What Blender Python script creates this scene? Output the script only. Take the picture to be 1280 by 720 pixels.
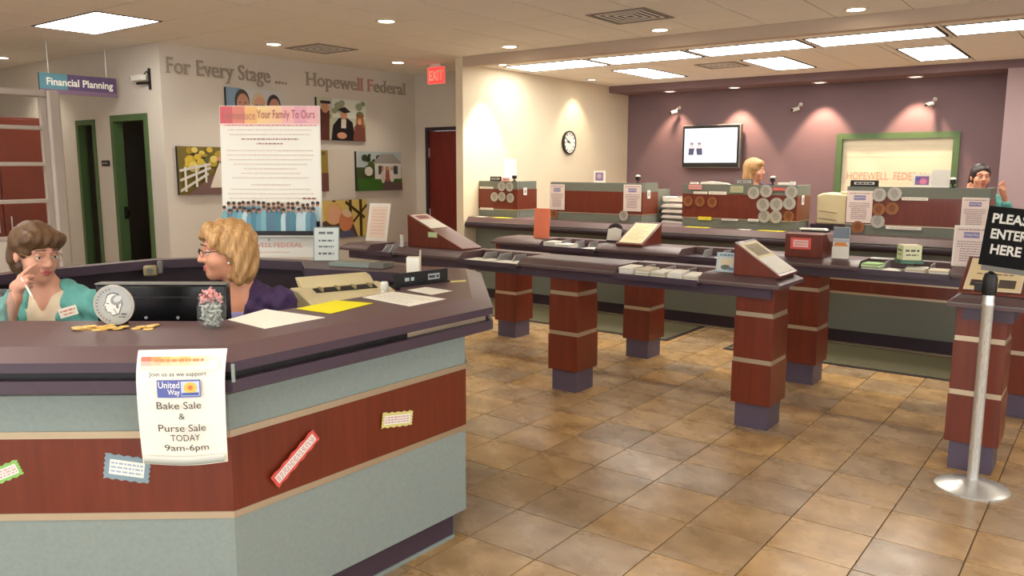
import bpy, bmesh, math, random
import numpy as np
from mathutils import Vector, Matrix
for o in list(bpy.data.objects): bpy.data.objects.remove(o)
SC = bpy.context.scene
COL = SC.collection
RND = random.Random(7)
rad = math.radians

def S(r, g, b):                       # sRGB 0-255 -> linear
    f = lambda c: (c/255/12.92) if c/255 <= .04045 else ((c/255+.055)/1.055)**2.4
    return (f(r), f(g), f(b))

# ------------------------------------------------------------------ camera, world, exposure
YAW, PITCH, ROLL, FPX, CAMH = -.6474, .1486, .0015, 1010., 1.62
_F = np.array([math.sin(YAW)*math.cos(PITCH), math.cos(YAW)*math.cos(PITCH), -math.sin(PITCH)])
_R = np.array([math.cos(YAW), -math.sin(YAW), 0.]); _U = np.cross(_R, _F)
_R, _U = math.cos(ROLL)*_R + math.sin(ROLL)*_U, -math.sin(ROLL)*_R + math.cos(ROLL)*_U
cam_d = bpy.data.cameras.new('camera'); cam = bpy.data.objects.new('camera', cam_d); COL.objects.link(cam)
cam_d.sensor_width = 36; cam_d.lens = FPX/1280*36; cam_d.clip_start = .05
M = Matrix.Identity(4)
for i in range(3):
    M[i][0], M[i][1], M[i][2] = _R[i], _U[i], -_F[i]
M[2][3] = CAMH
cam.matrix_world = M
SC.camera = cam
W = bpy.data.worlds.new('world'); SC.world = W; W.use_nodes = True
W.node_tree.nodes['Background'].inputs[0].default_value = (.93, .97, 1.0, 1)
W.node_tree.nodes['Background'].inputs[1].default_value = 3.4
SC.view_settings.view_transform = 'Standard'; SC.view_settings.look = 'None'
SC.view_settings.gamma = 1; SC.view_settings.use_curve_mapping = False
SC.view_settings.exposure = 0.45
TROFFER_W = 9.0        # emission strength of the fluorescent diffusers
CAN_W = 24.0           # watts of a ceiling downlight
WASH_W = 95.0          # watts of a bulkhead wall washer

# ------------------------------------------------------------------ materials
MATS = {}
def mat(name, col, rough=.5, metal=0., kind='plain', col2=None, scale=8., amt=.25, spec=.5, emit=None, bump=0., alpha=None, coat=0.):
    m = bpy.data.materials.new(name); m.use_nodes = True; MATS[name] = m
    nt = m.node_tree; N = nt.nodes; L = nt.links; b = N['Principled BSDF']
    b.inputs['Roughness'].default_value = rough; b.inputs['Metallic'].default_value = metal
    b.inputs['Specular IOR Level'].default_value = spec
    b.inputs['Coat Weight'].default_value = coat
    c1 = tuple(col)+(1,); c2 = tuple(col2 if col2 else [min(1, c*(1-amt)) for c in col])+(1,)
    tc = N.new('ShaderNodeTexCoord')
    def noise(sc, detail=4., vec=None):
        n = N.new('ShaderNodeTexNoise'); n.inputs['Scale'].default_value = sc; n.inputs['Detail'].default_value = detail
        L.new(vec if vec else tc.outputs['Object'], n.inputs['Vector']); return n
    def ramp(fac, a, bb, p0=.3, p1=.7):
        r = N.new('ShaderNodeValToRGB'); r.color_ramp.elements[0].position = p0; r.color_ramp.elements[1].position = p1
        r.color_ramp.elements[0].color = a; r.color_ramp.elements[1].color = bb; L.new(fac, r.inputs[0]); return r
    if kind == 'wood':
        mp = N.new('ShaderNodeMapping'); mp.inputs['Scale'].default_value = (14, 14, 1.1); L.new(tc.outputs['Object'], mp.inputs[0])
        n = noise(scale*.35, 6., mp.outputs[0]); r = ramp(n.outputs[0], c2, c1); L.new(r.outputs[0], b.inputs['Base Color'])
    elif kind == 'tile':                  # stone-look tile: clouds plus a per-tile tone
        oi = N.new('ShaderNodeObjectInfo')
        ad = N.new('ShaderNodeVectorMath'); ad.operation = 'MULTIPLY_ADD'
        L.new(oi.outputs['Location'], ad.inputs[0]); ad.inputs[1].default_value = (3.1, 3.1, 3.1); L.new(tc.outputs['Object'], ad.inputs[2])
        n = noise(5.5, 3.5, ad.outputs[0]); r = ramp(n.outputs[0], c2, c1, .34, .66)
        hs = N.new('ShaderNodeHueSaturation'); L.new(r.outputs[0], hs.inputs['Color'])
        mr = N.new('ShaderNodeMapRange'); mr.inputs[3].default_value = .80; mr.inputs[4].default_value = 1.16
        L.new(oi.outputs['Random'], mr.inputs[0]); L.new(mr.outputs[0], hs.inputs['Value'])
        mr2 = N.new('ShaderNodeMapRange'); mr2.inputs[3].default_value = .84; mr2.inputs[4].default_value = 1.1
        L.new(oi.outputs['Random'], mr2.inputs[0]); L.new(mr2.outputs[0], hs.inputs['Saturation'])
        L.new(hs.outputs[0], b.inputs['Base Color'])
        n2 = noise(7, 2.); r2 = ramp(n2.outputs[0], (rough-.03,)*3+(1,), (rough+.07,)*3+(1,)); L.new(r2.outputs[0], b.inputs['Roughness'])
    elif kind == 'print':
        a = N.new('ShaderNodeAttribute'); a.attribute_name = 'Col'; L.new(a.outputs['Color'], b.inputs['Base Color'])
    elif kind == 'screen':
        a = N.new('ShaderNodeAttribute'); a.attribute_name = 'Col'; L.new(a.outputs['Color'], b.inputs['Emission Color'])
        b.inputs['Emission Strength'].default_value = emit; b.inputs['Base Color'].default_value = (.02, .02, .02, 1)
    elif kind == 'brushed':
        mp = N.new('ShaderNodeMapping'); mp.inputs['Scale'].default_value = (60, 60, 2); L.new(tc.outputs['Object'], mp.inputs[0])
        n = noise(6., 3., mp.outputs[0]); r = ramp(n.outputs[0], (rough*.7,)*3+(1,), (rough*1.3,)*3+(1,)); L.new(r.outputs[0], b.inputs['Roughness'])
        b.inputs['Base Color'].default_value = c1
    else:
        n = noise(scale, 5.); r = ramp(n.outputs[0], c2, c1); L.new(r.outputs[0], b.inputs['Base Color'])
    if bump:
        n = noise(scale*14, 3.); bp = N.new('ShaderNodeBump'); bp.inputs['Strength'].default_value = bump; bp.inputs['Distance'].default_value = .004
        L.new(n.outputs[0], bp.inputs['Height']); L.new(bp.outputs[0], b.inputs['Normal'])
    if emit and kind != 'screen':
        b.inputs['Emission Color'].default_value = c1; b.inputs['Emission Strength'].default_value = emit
    if alpha is not None:                 # clear glass sheet: mostly transparent with a sheen
        tr = N.new('ShaderNodeBsdfTransparent'); mx = N.new('ShaderNodeMixShader'); mx.inputs[0].default_value = alpha
        L.new(tr.outputs[0], mx.inputs[1]); L.new(b.outputs[0], mx.inputs[2]); L.new(mx.outputs[0], N['Material Output'].inputs[0])
    return m
mat('plum_top', S(102, 78, 80), .42, amt=.06, scale=40)
mat('plum', S(72, 57, 71), .40, amt=.05, scale=40)
mat('plum_dark', S(52, 36, 46), .45, amt=.1, scale=30)
mat('grey_lam', S(144, 157, 152), .55, amt=.10, scale=60)
mat('grey_teller', S(120, 124, 112), .55, amt=.10, scale=60)
mat('plum_base', S(92, 80, 98), .42, amt=.05, scale=40)
mat('cherry', S(119, 47, 24), .38, kind='wood', col2=S(103, 38, 18), coat=.15)
mat('strip', S(206, 190, 164), .38, metal=.75, amt=.05)
mat('steel', S(222, 224, 222), .34, metal=.7, kind='brushed')
mat('reveal', S(24, 20, 20), .4)
mat('wall_paint', S(216, 208, 196), .75, amt=.04, scale=3, bump=.05)
mat('cream_paint', S(226, 213, 186), .75, amt=.03, scale=3, bump=.05)
mat('purple_paint', S(126, 102, 106), .75, amt=.05, scale=3, bump=.05)
mat('lilac_paint', S(170, 146, 148), .75, amt=.05, scale=3)
mat('header_paint', S(196, 176, 156), .8, amt=.03, scale=3)
mat('ceil_tile', S(244, 238, 228), .95, amt=.04, scale=30, bump=.15)
mat('ceil_grid', S(150, 138, 124), .7, amt=.05)
mat('white_trim', S(240, 238, 230), .5, amt=.03)
mat('green_trim', S(84, 112, 68), .45, amt=.1)
mat('red_door', S(120, 30, 18), .45, kind='wood', col2=S(96, 22, 14))
mat('dark_room', S(16, 14, 12), .8)
mat('floor_tile', S(196, 163, 118), .27, kind='tile', col2=S(164, 132, 90))
mat('grout', S(122, 98, 70), .8, amt=.15, scale=12)
mat('mat_olive', S(92, 88, 62), .95, amt=.25, scale=90, bump=.3)
mat('paper', S(250, 246, 232), .6, amt=.03)
mat('print', (1, 1, 1), .55, kind='print')
mat('gloss_print', (1, 1, 1), .35, kind='print')
mat('screen', (1, 1, 1), .2, kind='screen', emit=1.5)
mat('yellow_paper', S(250, 238, 12), .6, amt=.04)
mat('orange_paper', S(255, 142, 104), .6, amt=.04)
mat('black', S(22, 20, 20), .45, amt=.1)
mat('sign_black', S(5, 5, 6), .6, spec=.2)
mat('black_gloss', S(16, 16, 18), .22, amt=.1)
mat('beige_plastic', S(222, 208, 164), .5, amt=.05)
mat('beige_dark', S(160, 146, 108), .5, amt=.05)
mat('grey_plastic', S(120, 118, 112), .5, amt=.05)
mat('white_plastic', S(236, 234, 226), .4, amt=.03)
mat('troffer_glow', (1, .96, .88), .5, amt=.02, emit=TROFFER_W)
mat('can_glow', (1, .90, .72), .5, amt=.02, emit=14.)
mat('wash_glow', (1, .80, .72), .5, amt=.02, emit=3.)
mat('exit_glow', S(255, 60, 52), .5, amt=.02, emit=1.1)
mat('exit_letter', (1, .75, .70), .5, amt=.02, emit=1.2)
mat('lens_ring', S(235, 225, 205), .4, amt=.03)
mat('glass', (.04, .05, .05), .03, alpha=.09, amt=.01)
mat('jar_glass', (.35, .38, .37), .04, alpha=.16, amt=.01)
mat('frame_beige', S(184, 172, 160), .4, amt=.05)
mat('coin_silver', S(196, 192, 180), .42, metal=.3, amt=.15, scale=25)
mat('coin_shade', S(172, 166, 154), .42, metal=.3, amt=.2, scale=25)  # darker copy of the silver: relief shade put into the colour
mat('copper_shade', S(138, 84, 48), .42, metal=.3, amt=.2, scale=25)  # darker copy of the copper, relief shade painted the same way
mat('coin_copper', S(168, 108, 66), .42, metal=.3, amt=.2, scale=25)
mat('coin_gold', S(244, 204, 112), .3, metal=.35, amt=.1)
mat('candy_foil', S(216, 222, 212), .25, metal=.3, amt=.35, scale=60)
mat('candy_pink', S(236, 168, 164), .4, amt=.2, scale=60)
mat('letter_bronze', S(166, 152, 138), .5, metal=0., amt=.1)
mat('letter_rose', S(192, 140, 130), .5, metal=0., amt=.1)
mat('skin', S(226, 160, 128), .5, amt=.06, scale=30)
mat('skin_pale', S(224, 164, 138), .5, amt=.08, scale=30)
mat('hair_brown', S(112, 80, 50), .5, kind='wood', col2=S(70, 46, 28), scale=24)
mat('hair_blond', S(206, 162, 106), .45, kind='wood', col2=S(148, 106, 62), scale=24)
mat('hair_dark', S(50, 32, 26), .45, kind='wood', col2=S(30, 18, 14), scale=24)
mat('teal_cloth', S(104, 176, 168), .8, amt=.18, scale=12, bump=.2)
mat('purple_cloth', S(70, 48, 92), .8, amt=.22, scale=12, bump=.2)
mat('cream_cloth', S(226, 206, 178), .8, amt=.06, scale=12)
mat('pale_violet', S(150, 140, 190), .8, amt=.06, scale=12)
mat('trousers', S(40, 38, 44), .85, amt=.1, scale=12)
mat('lips', S(196, 96, 92), .4, amt=.05)
mat('eye_white', S(236, 230, 222), .3, amt=.02)
mat('iris', S(58, 44, 36), .2, amt=.05)
mat('gold_wire', S(190, 160, 110), .3, metal=.8, amt=.05)
mat('dark_wire', S(48, 40, 44), .35, metal=.4, amt=.05)
mat('green_glass', S(60, 110, 84), .15, amt=.05)

# ------------------------------------------------------------------ mesh helpers
class MB:
    def __init__(s): s.v = []; s.f = []
    def add(s, vs, fs):
        n = len(s.v); s.v += [tuple(v) for v in vs]; s.f += [tuple(i+n for i in f) for f in fs]; return s
    def box(s, x0, x1, y0, y1, z0, z1):
        v = [(x, y, z) for z in (z0, z1) for y in (y0, y1) for x in (x0, x1)]
        return s.add(v, [(0, 2, 3, 1), (4, 5, 7, 6), (0, 1, 5, 4), (2, 6, 7, 3), (0, 4, 6, 2), (1, 3, 7, 5)])
    def prism(s, p, z0, z1, ax='z'):     # polygon extruded along an axis; p in (x,y) | (x,z) for ax y | (y,z) for ax x
        n = len(p)
        def q(a, b, c): return {'z': (a, b, c), 'y': (a, c, b), 'x': (c, a, b)}[ax]
        v = [q(a, b, z0) for a, b in p] + [q(a, b, z1) for a, b in p]
        return s.add(v, [tuple(range(n))[::-1], tuple(range(n, 2*n))] + [(i, (i+1) % n, n+(i+1) % n, n+i) for i in range(n)])
    def tube(s, a, b, r0, r1=None, n=12, caps=True):
        a = Vector(a); b = Vector(b); r1 = r0 if r1 is None else r1
        d = (b-a).normalized(); u = d.orthogonal().normalized(); w = d.cross(u)
        v = []
        for c, r in ((a, r0), (b, r1)):
            v += [c + r*(math.cos(2*math.pi*i/n)*u + math.sin(2*math.pi*i/n)*w) for i in range(n)]
        f = [(i, (i+1) % n, n+(i+1) % n, n+i) for i in range(n)]
        if caps: f += [tuple(range(n))[::-1], tuple(range(n, 2*n))]
        return s.add(v, f)
    def path(s, pts, r, n=8):
        for a, b in zip(pts, pts[1:]): s.tube(a, b, r, r, n)
        return s
    def lathe(s, prof, n=20, c=(0, 0, 0), caps=(True, True)):   # profile (r,z) from bottom to top
        v = []; m = len(prof)
        for r, z in prof: v += [(c[0]+r*math.cos(2*math.pi*i/n), c[1]+r*math.sin(2*math.pi*i/n), c[2]+z) for i in range(n)]
        f = [(k*n+i, k*n+(i+1) % n, (k+1)*n+(i+1) % n, (k+1)*n+i) for k in range(m-1) for i in range(n)]
        f += ([tuple(range(n))[::-1]] if caps[0] else [])+([tuple(range((m-1)*n, m*n))] if caps[1] else [])
        return s.add(v, f)
    def ell(s, c, r, n=10, m=6, lo=-1.):
        r = (r, r, r) if not hasattr(r, '__len__') else r
        prof = []
        for k in range(m+1):
            t = -math.pi/2 + math.pi*k/m
            prof.append((max(1e-4, math.cos(t)), math.sin(t)))
        t = MB().lathe(prof, n); return s.add([(c[0]+r[0]*x, c[1]+r[1]*y, c[2]+r[2]*z) for x, y, z in t.v], t.f)
    def xf(s, m):
        s.v = [tuple(m @ Vector(v)) for v in s.v]; return s
def link(name, me, m, parent=None, loc=None, rot=None):
    o = bpy.data.objects.new(name, me); COL.objects.link(o)
    if m is not None and not me.materials: me.materials.append(MATS[m] if isinstance(m, str) else m)
    if parent: o.parent = parent
    if loc: o.location = loc
    if rot: o.rotation_euler = rot
    return o
def mesh(name, mb, smooth=35):
    me = bpy.data.meshes.new(name); me.from_pydata(mb.v, [], mb.f); me.validate(); me.update()
    if smooth:
        me.polygons.foreach_set('use_smooth', [True]*len(me.polygons)); me.set_sharp_from_angle(angle=rad(smooth))
    return me
def part(name, mb, m, parent=None, loc=None, rot=None, bevel=0., label=None):
    bm = bmesh.new(); me = mesh(name, mb)
    bm.from_mesh(me); bmesh.ops.recalc_face_normals(bm, faces=bm.faces); bm.to_mesh(me); bm.free()
    o = link(name, me, m, parent, loc, rot)
    if bevel:
        b = o.modifiers.new('bevel', 'BEVEL'); b.width = bevel; b.segments = 2; b.limit_method = 'ANGLE'
    if label: o['label'] = label
    return o
def tag(o, label, cat, group=None):
    o['label'] = label; o['category'] = cat
    if group: o['group'] = group
    return o
def thing(name, label, cat, loc=(0, 0, 0), rz=0., group=None, rot=None):
    o = bpy.data.objects.new(name, None); COL.objects.link(o); o.location = loc
    o.rotation_euler = rot if rot else (0, 0, rz); o.empty_display_size = .1
    return tag(o, label, cat, group)
def struct(name, mb, m, parent=None, label=None, **k):
    o = part(name, mb, m, parent, **k)
    if parent is None: o['kind'] = 'structure'
    if label: o['label'] = label
    return o
def copy_tree(o, loc=None, rot=None, label=None, parent=None):
    c = o.copy(); COL.objects.link(c)
    if loc is not None: c.location = loc
    if rot is not None: c.rotation_euler = rot
    if label: c['label'] = label
    if parent: c.parent = parent
    for ch in list(o.children): copy_tree(ch, parent=c)
    return c
def box(*a): return MB().box(*a)

# ---- text and flat prints (coloured shapes in thin layers, facing local -Y, u to the right, v up)
_TC = {}
def text_geo(s, bold=0.):
    key = (s, bold)
    if key not in _TC:
        cu = bpy.data.curves.new('t', 'FONT'); cu.body = s; cu.resolution_u = 3; cu.offset = bold; cu.fill_mode = 'FRONT'
        ob = bpy.data.objects.new('t', cu); COL.objects.link(ob)
        bpy.context.view_layer.update()
        me = bpy.data.meshes.new_from_object(ob.evaluated_get(bpy.context.evaluated_depsgraph_get()))
        v = np.array([x.co[:2] for x in me.vertices]); f = [tuple(p.vertices) for p in me.polygons]
        bpy.data.objects.remove(ob); bpy.data.curves.remove(cu); bpy.data.meshes.remove(me)
        _TC[key] = (v, f)
    return _TC[key]
class Print:
    def __init__(s, step=.0004, sub=0): s.v = []; s.f = []; s.c = []; s.k = 0; s.step = step; s.sub = sub
    def _add(s, pts, faces, col):
        s.k += 1; n = len(s.v); y = -s.step*s.k
        s.v += [(float(p[0]), y, float(p[1])) for p in pts]
        for f in faces: s.f.append(tuple(i+n for i in f)); s.c.append(tuple(col)+(1,))
        return s
    def poly(s, pts, col): return s._add(pts, [tuple(range(len(pts)))], col)
    def rect(s, u0, u1, v0, v1, col):
        if s.sub:
            nx = max(1, int((u1-u0)/s.sub)); ny = max(1, int((v1-v0)/s.sub))
            P = [(u0+(u1-u0)*i/nx, v0+(v1-v0)*j/ny) for j in range(ny+1) for i in range(nx+1)]
            return s._add(P, [(j*(nx+1)+i, j*(nx+1)+i+1, (j+1)*(nx+1)+i+1, (j+1)*(nx+1)+i) for j in range(ny) for i in range(nx)], col)
        return s.poly([(u0, v0), (u1, v0), (u1, v1), (u0, v1)], col)
    def oval(s, cu, cv, ru, rv, col, n=14, a=0.):
        ca, sa = math.cos(a), math.sin(a); P = []
        for i in range(n):
            x, y = ru*math.cos(2*math.pi*i/n), rv*math.sin(2*math.pi*i/n); P.append((cu+x*ca-y*sa, cv+x*sa+y*ca))
        return s.poly(P, col)
    def line(s, a, b, w, col):
        d = np.array(b, float)-np.array(a, float); d /= np.linalg.norm(d); n = np.array([-d[1], d[0]])*w/2
        a = np.array(a); b = np.array(b); return s.poly([a-n, b-n, b+n, a+n], col)
    def text(s, t, u0, u1, v0, v1, col, bold=0.):
        v, f = text_geo(t, bold); lo = v.min(0); hi = v.max(0)
        q = (v-lo)/(hi-lo); q = np.stack([u0+q[:, 0]*(u1-u0), v0+q[:, 1]*(v1-v0)], 1)
        return s._add(q, f, col)
    def fuzz(s, u0, u1, v, h, col, seed=0):      # a line of small unreadable print
        r = random.Random(seed); u = u0; P = []; F = []
        while u < u1:
            w = r.uniform(.8, 3.2)*h
            e = min(u+w, u1); n = len(P); P += [(u, v-h/2), (e, v-h/2), (e, v+h/2), (u, v+h/2)]; F.append((n, n+1, n+2, n+3)); u = e+h*.6
        return s._add(P, F, col)
    def build(s, name, parent=None, loc=None, rot=None, m='print', warp=None):
        me = bpy.data.meshes.new(name)
        v = [warp(p) for p in s.v] if warp else s.v
        me.from_pydata(v, [], s.f); at = me.color_attributes.new('Col', 'FLOAT_COLOR', 'CORNER')
        k = 0
        for p, c in zip(me.polygons, s.c):
            for _ in p.vertices: at.data[k].color = c; k += 1
        return link(name, me, m, parent, loc, rot)
WHITE = S(252, 250, 240); INK = S(40, 38, 42); GREYI = S(150, 146, 140); PALEI = S(206, 196, 190)

# ---- signed-distance sculpting for people
def _len(a): return np.sqrt((a*a).sum(-1))
def d_ell(P, c, r): 
    p = P-np.array(c); r = np.array(r, float); k0 = _len(p/r); k1 = _len(p/(r*r))+1e-9; return k0*(k0-1)/k1
def d_sph(P, c, r): return _len(P-np.array(c))-r
def d_cap(P, a, b, ra, rb=None):
    a = np.array(a, float); b = np.array(b, float); rb = ra if rb is None else rb
    d = b-a; t = np.clip(((P-a)@d)/(d@d), 0, 1); return _len(P-a-t[..., None]*d)-(ra+(rb-ra)*t)
def smin(a, b, k):
    h = np.clip(.5+.5*(b-a)/k, 0, 1); return b*(1-h)+a*h-k*h*(1-h)
def smax(a, b, k): return -smin(-a, -b, k)
def nets(fn, lo, hi, h):
    ax = [np.arange(l, u+h, h) for l, u in zip(lo, hi)]
    G = np.stack(np.meshgrid(*ax, indexing='ij'), -1); V = fn(G.reshape(-1, 3)).reshape(G.shape[:3])
    n = [d-1 for d in V.shape]; ins = V < 0
    acc = np.zeros(n+[3]); cnt = np.zeros(n)
    corners = [(i, j, k) for i in (0, 1) for j in (0, 1) for k in (0, 1)]
    sub = lambda A, c: A[c[0]:c[0]+n[0], c[1]:c[1]+n[1], c[2]:c[2]+n[2]]
    for a in corners:
        for d in range(3):
            if a[d] == 0:
                b = list(a); b[d] = 1; va, vb = sub(V, a), sub(V, b); x = (va < 0) != (vb < 0)
                t = np.where(x, va/np.where(x, va-vb, 1), 0)
                p = np.zeros(n+[3]); p[...] = a; p[..., d] += t
                acc += np.where(x[..., None], p, 0); cnt += x
    act = cnt > 0; idx = -np.ones(n, int); idx[act] = np.arange(act.sum())
    I = np.argwhere(act); verts = (I+acc[act]/cnt[act][:, None])*h+np.array(lo)
    F = []
    for d in range(3):
        e1, e2 = [(1, 2), (2, 0), (0, 1)][d]
        A = ins[tuple(slice(0, -1) if q == d else slice(None) for q in range(3))]
        B = ins[tuple(slice(1, None) if q == d else slice(None) for q in range(3))]
        E = np.argwhere(A != B)
        ok = (E[:, e1] > 0) & (E[:, e2] > 0) & (E[:, e1] < n[e1]) & (E[:, e2] < n[e2]) & (E[:, d] < n[d]); E = E[ok]
        def g(o1, o2):
            Q = E.copy(); Q[:, e1] -= o1; Q[:, e2] -= o2; return idx[Q[:, 0], Q[:, 1], Q[:, 2]]
        q = np.stack([g(1, 1), g(0, 1), g(0, 0), g(1, 0)], 1); s = A[tuple(E.T)]; q[~s] = q[~s][:, ::-1]; F.append(q)
    F = np.concatenate(F); F = F[(F >= 0).all(1)]
    return verts, F
def sculpt(name, fn, lo, hi, h, m, parent=None):
    v, f = nets(fn, lo, hi, h); me = bpy.data.meshes.new(name); me.from_pydata(v.tolist(), [], f.tolist()); me.validate()
    me.polygons.foreach_set('use_smooth', [True]*len(me.polygons)); me.update()
    return link(name, me, m, parent)

# ================================================================== THE SETTING
HM, HT, HB = 2.905, 2.83, 2.735          # main ceiling, teller ceiling, bulkhead underside
XL, XR, YR, YP = -13.5, 3.3, -3.2, 11.5
T = .358; TX0, TY0 = -2.190, 2.585        # floor tile module and its origin
floor = struct('floor', box(XL-.12, XR+.12, YR-.12, YP+.12, -.06, -.006), 'grout')
g = T-.006
tile_me = mesh('floor_tile', MB().prism([(0, 0), (g, 0), (g, g), (0, g)], -.012, 0), 0)
tile_me.materials.append(MATS['floor_tile'])
rest = MB()
desk_hide = lambda x, y: x < -2.6 and y < 3.0 or x < -4.6 and y < 5.0
for i in range(int((XL-TX0)/T)-1, int((XR-TX0)/T)+1):
    for j in range(int((YR-TY0)/T)-1, int((YP-TY0)/T)+1):
        x, y = TX0+i*T, TY0+j*T
        if x < XL or y < YR or x+T > XR or y+T > YP: continue
        if -6.1 < x < .2 and 1.7 < y < 7.0 and not desk_hide(x+T, y):
            o = link('tile', tile_me, None, floor, (x+.003, y+.003, RND.uniform(-.0006, .0002)))
        else: rest.box(x+.003, x+g+.003, y+.003, y+g+.003, -.012, 0)
o = part('tile_field', rest, 'floor_tile', floor); o['kind'] = 'stuff'

# ceilings: a grid backing with lay-in panels
ceiling = struct('ceiling', box(XL, XR, YR, YP+.12, HM+.012, HM+.1), 'ceil_grid')
PT = .61; CX0, CY0 = -7.02, 3.50
pm = mesh('ceiling_panel', box(.006, PT-.006, .006, PT-.006, 0, .014), 0); pm.materials.append(MATS['ceil_tile'])
rest = MB()
TROF = [(-8.24, 3.50)] + [(-7.02+PT*a, 3.50-PT*b) for a, b in ((-6, 4), (-6, 8), (0, 4), (0, 8), (5, 5), (5, 9), (11, 5), (11, 9))]  # panels after the first are out of view, added to light the lobby
def over_light(x, y): return any(lx-.01 < x+.3 < lx+1.22 and ly-.01 < y+.3 < ly+.61 for lx, ly in TROF)
for i in range(-12, 18):
    for j in range(-12, 10):
        x, y = CX0+i*PT, CY0+j*PT
        x1, y1 = x+PT, y+PT
        if x < XL or x1 > XR+.3 or y < YR-.3: continue
        lim = 8.55 if x1 < -6.4 else 7.487
        if y > lim-.05: continue
        if over_light(x, y): continue
        if y1 > lim or y < YR or x1 > XR or (x < -6.4 < x1 and y1 > 7.487):
            ye = min(y1, 7.487 if x1 > -6.51 and x < -6.4 else lim)
            if ye-max(y, YR) > .06: rest.box(x+.004, min(x1, XR)-.006, max(y, YR)+.006, ye-.006, HM, HM+.014)
        elif -10.8 < x < -.3 and 2.8 < y: link('panel', pm, None, ceiling, (x, y, HM))
        else: rest.box(x+.004, x1-.004, y+.004, y1-.004, HM, HM+.014)
o = part('panel_field', rest, 'ceil_tile', ceiling); o['kind'] = 'stuff'
ceiling2 = struct('ceiling_teller', box(-6.4, XR, 7.6, 10.9, HT+.012, HT+.03), 'ceil_grid')
TROF2 = [(-6.22+1.205*k, 8.03, 1.15, .62) for k in range(5)] + [(-5.36, 9.15, .50, 1.2), (-3.66, 9.15, .50, 1.2), (-2.04, 9.25, .52, 1.2), (-.3, 9.25, .52, 1.2)]
rest = MB()
def rects_minus(x0, x1, y0, y1, holes):      # split a rectangle around axis-aligned holes
    out = [(x0, x1, y0, y1)]
    for a, b, c, d in holes:
        nx = []
        for r in out:
            if b <= r[0] or a >= r[1] or d <= r[2] or c >= r[3]: nx.append(r); continue
            if r[0] < a: nx.append((r[0], a, r[2], r[3]))
            if b < r[1]: nx.append((b, r[1], r[2], r[3]))
            m0, m1 = max(r[0], a), min(r[1], b)
            if r[2] < c: nx.append((m0, m1, r[2], c))
            if d < r[3]: nx.append((m0, m1, d, r[3]))
        out = nx
    return out
for i in range(16):
    for j in range(6):
        x, y = -6.4+i*PT, 7.6+j*PT
        for a, b, c, d in rects_minus(x, min(x+PT, XR), y, min(y+PT, 10.9), [(q[0]-.01, q[0]+q[2]+.01, q[1]-.01, q[1]+q[3]+.01) for q in TROF2]):
            if b-a < .03 or d-c < .03: continue
            bx = box(a+.005, b-.005, c+.005, d-.005, HT, HT+.014)
            if i < 11: part('panel', bx, 'ceil_tile', ceiling2)
            else: rest.add(bx.v, bx.f)
o = part('panel_field', rest, 'ceil_tile', ceiling2); o['kind'] = 'stuff'
struct('trim_header', box(-6.4, XR, 7.487, 7.6, 2.79, HM+.012), 'header_paint', label='beige drywall header between lobby and teller ceilings')
struct('trim_bulkhead', MB().prism([(-6.4, 10.9), (XR, 10.9), (XR, YP), (-6.4, YP)], HB, HM+.012), 'purple_paint', label='purple dropped bulkhead over the back wall')

def wall_holes(name, axis, plane, th, a0, a1, holes, m, z1=HM+.012):
    mb = MB()
    for u0, u1, z0, zz in rects_minus(a0, a1, -.06, z1, holes):
        if axis == 'y': mb.box(u0, u1, plane, plane+th, z0, zz)
        else: mb.box(plane, plane+th, u0, u1, z0, zz)
    return struct(name, mb, m)
wall_holes('wall_left', 'x', -8.32, .12, 4.80, 8.55, [], 'wall_paint')
DOOR1 = (-9.26, -8.53, -.1, 2.155); SIDE = (-10.09, -9.69, -.1, 2.13)
wall_holes('wall_far_left', 'y', 4.72, .08, XL, -8.2, [DOOR1, SIDE], 'wall_paint')
wall_holes('wall_alcove', 'y', 8.55, .12, -8.32, -6.51, [(-7.975, -7.035, -.1, 2.145)], 'wall_paint')
wall_holes('wall_teller_left', 'x', -6.51, .11, 7.487, YP, [], 'cream_paint')
WIN = (-3.15, -1.75, .92, 2.03)
wall_holes('wall_back', 'y', YP, .12, -6.51, XR, [WIN], 'purple_paint')
wall_holes('wall_back_right', 'y', 10.9, .6, -1.2, XR, [], 'lilac_paint', HB)
wall_holes('wall_right', 'x', XR, .12, YR, YP+.12, [(-2.4, -.4, .3, 2.5), (.2, 2.2, .3, 2.5), (2.8, 4.8, .3, 2.5)], 'wall_paint')
REARW = [(-6.2, -4.3, .3, 2.5), (-3.9, -2.0, .3, 2.5), (-1.6, .3, .3, 2.5), (.7, 2.6, .3, 2.5)]
wall_holes('wall_rear', 'y', YR-.12, .12, XL, XR, REARW, 'wall_paint')
wall_holes('wall_west', 'x', XL-.12, .12, YR, 8.67, [], 'wall_paint')
wall_holes('wall_office', 'y', 7.4, .1, XL, -8.32, [], 'wall_paint')
struct('baseboard_left', box(-8.2, -8.188, 4.72, 8.55, 0, .1), 'plum_dark')
struct('baseboard_alcove', MB().box(-8.188, -8.0, 8.538, 8.55, 0, .1).box(-7.01, -6.51, 8.538, 8.55, 0, .1), 'plum_dark')
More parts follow.
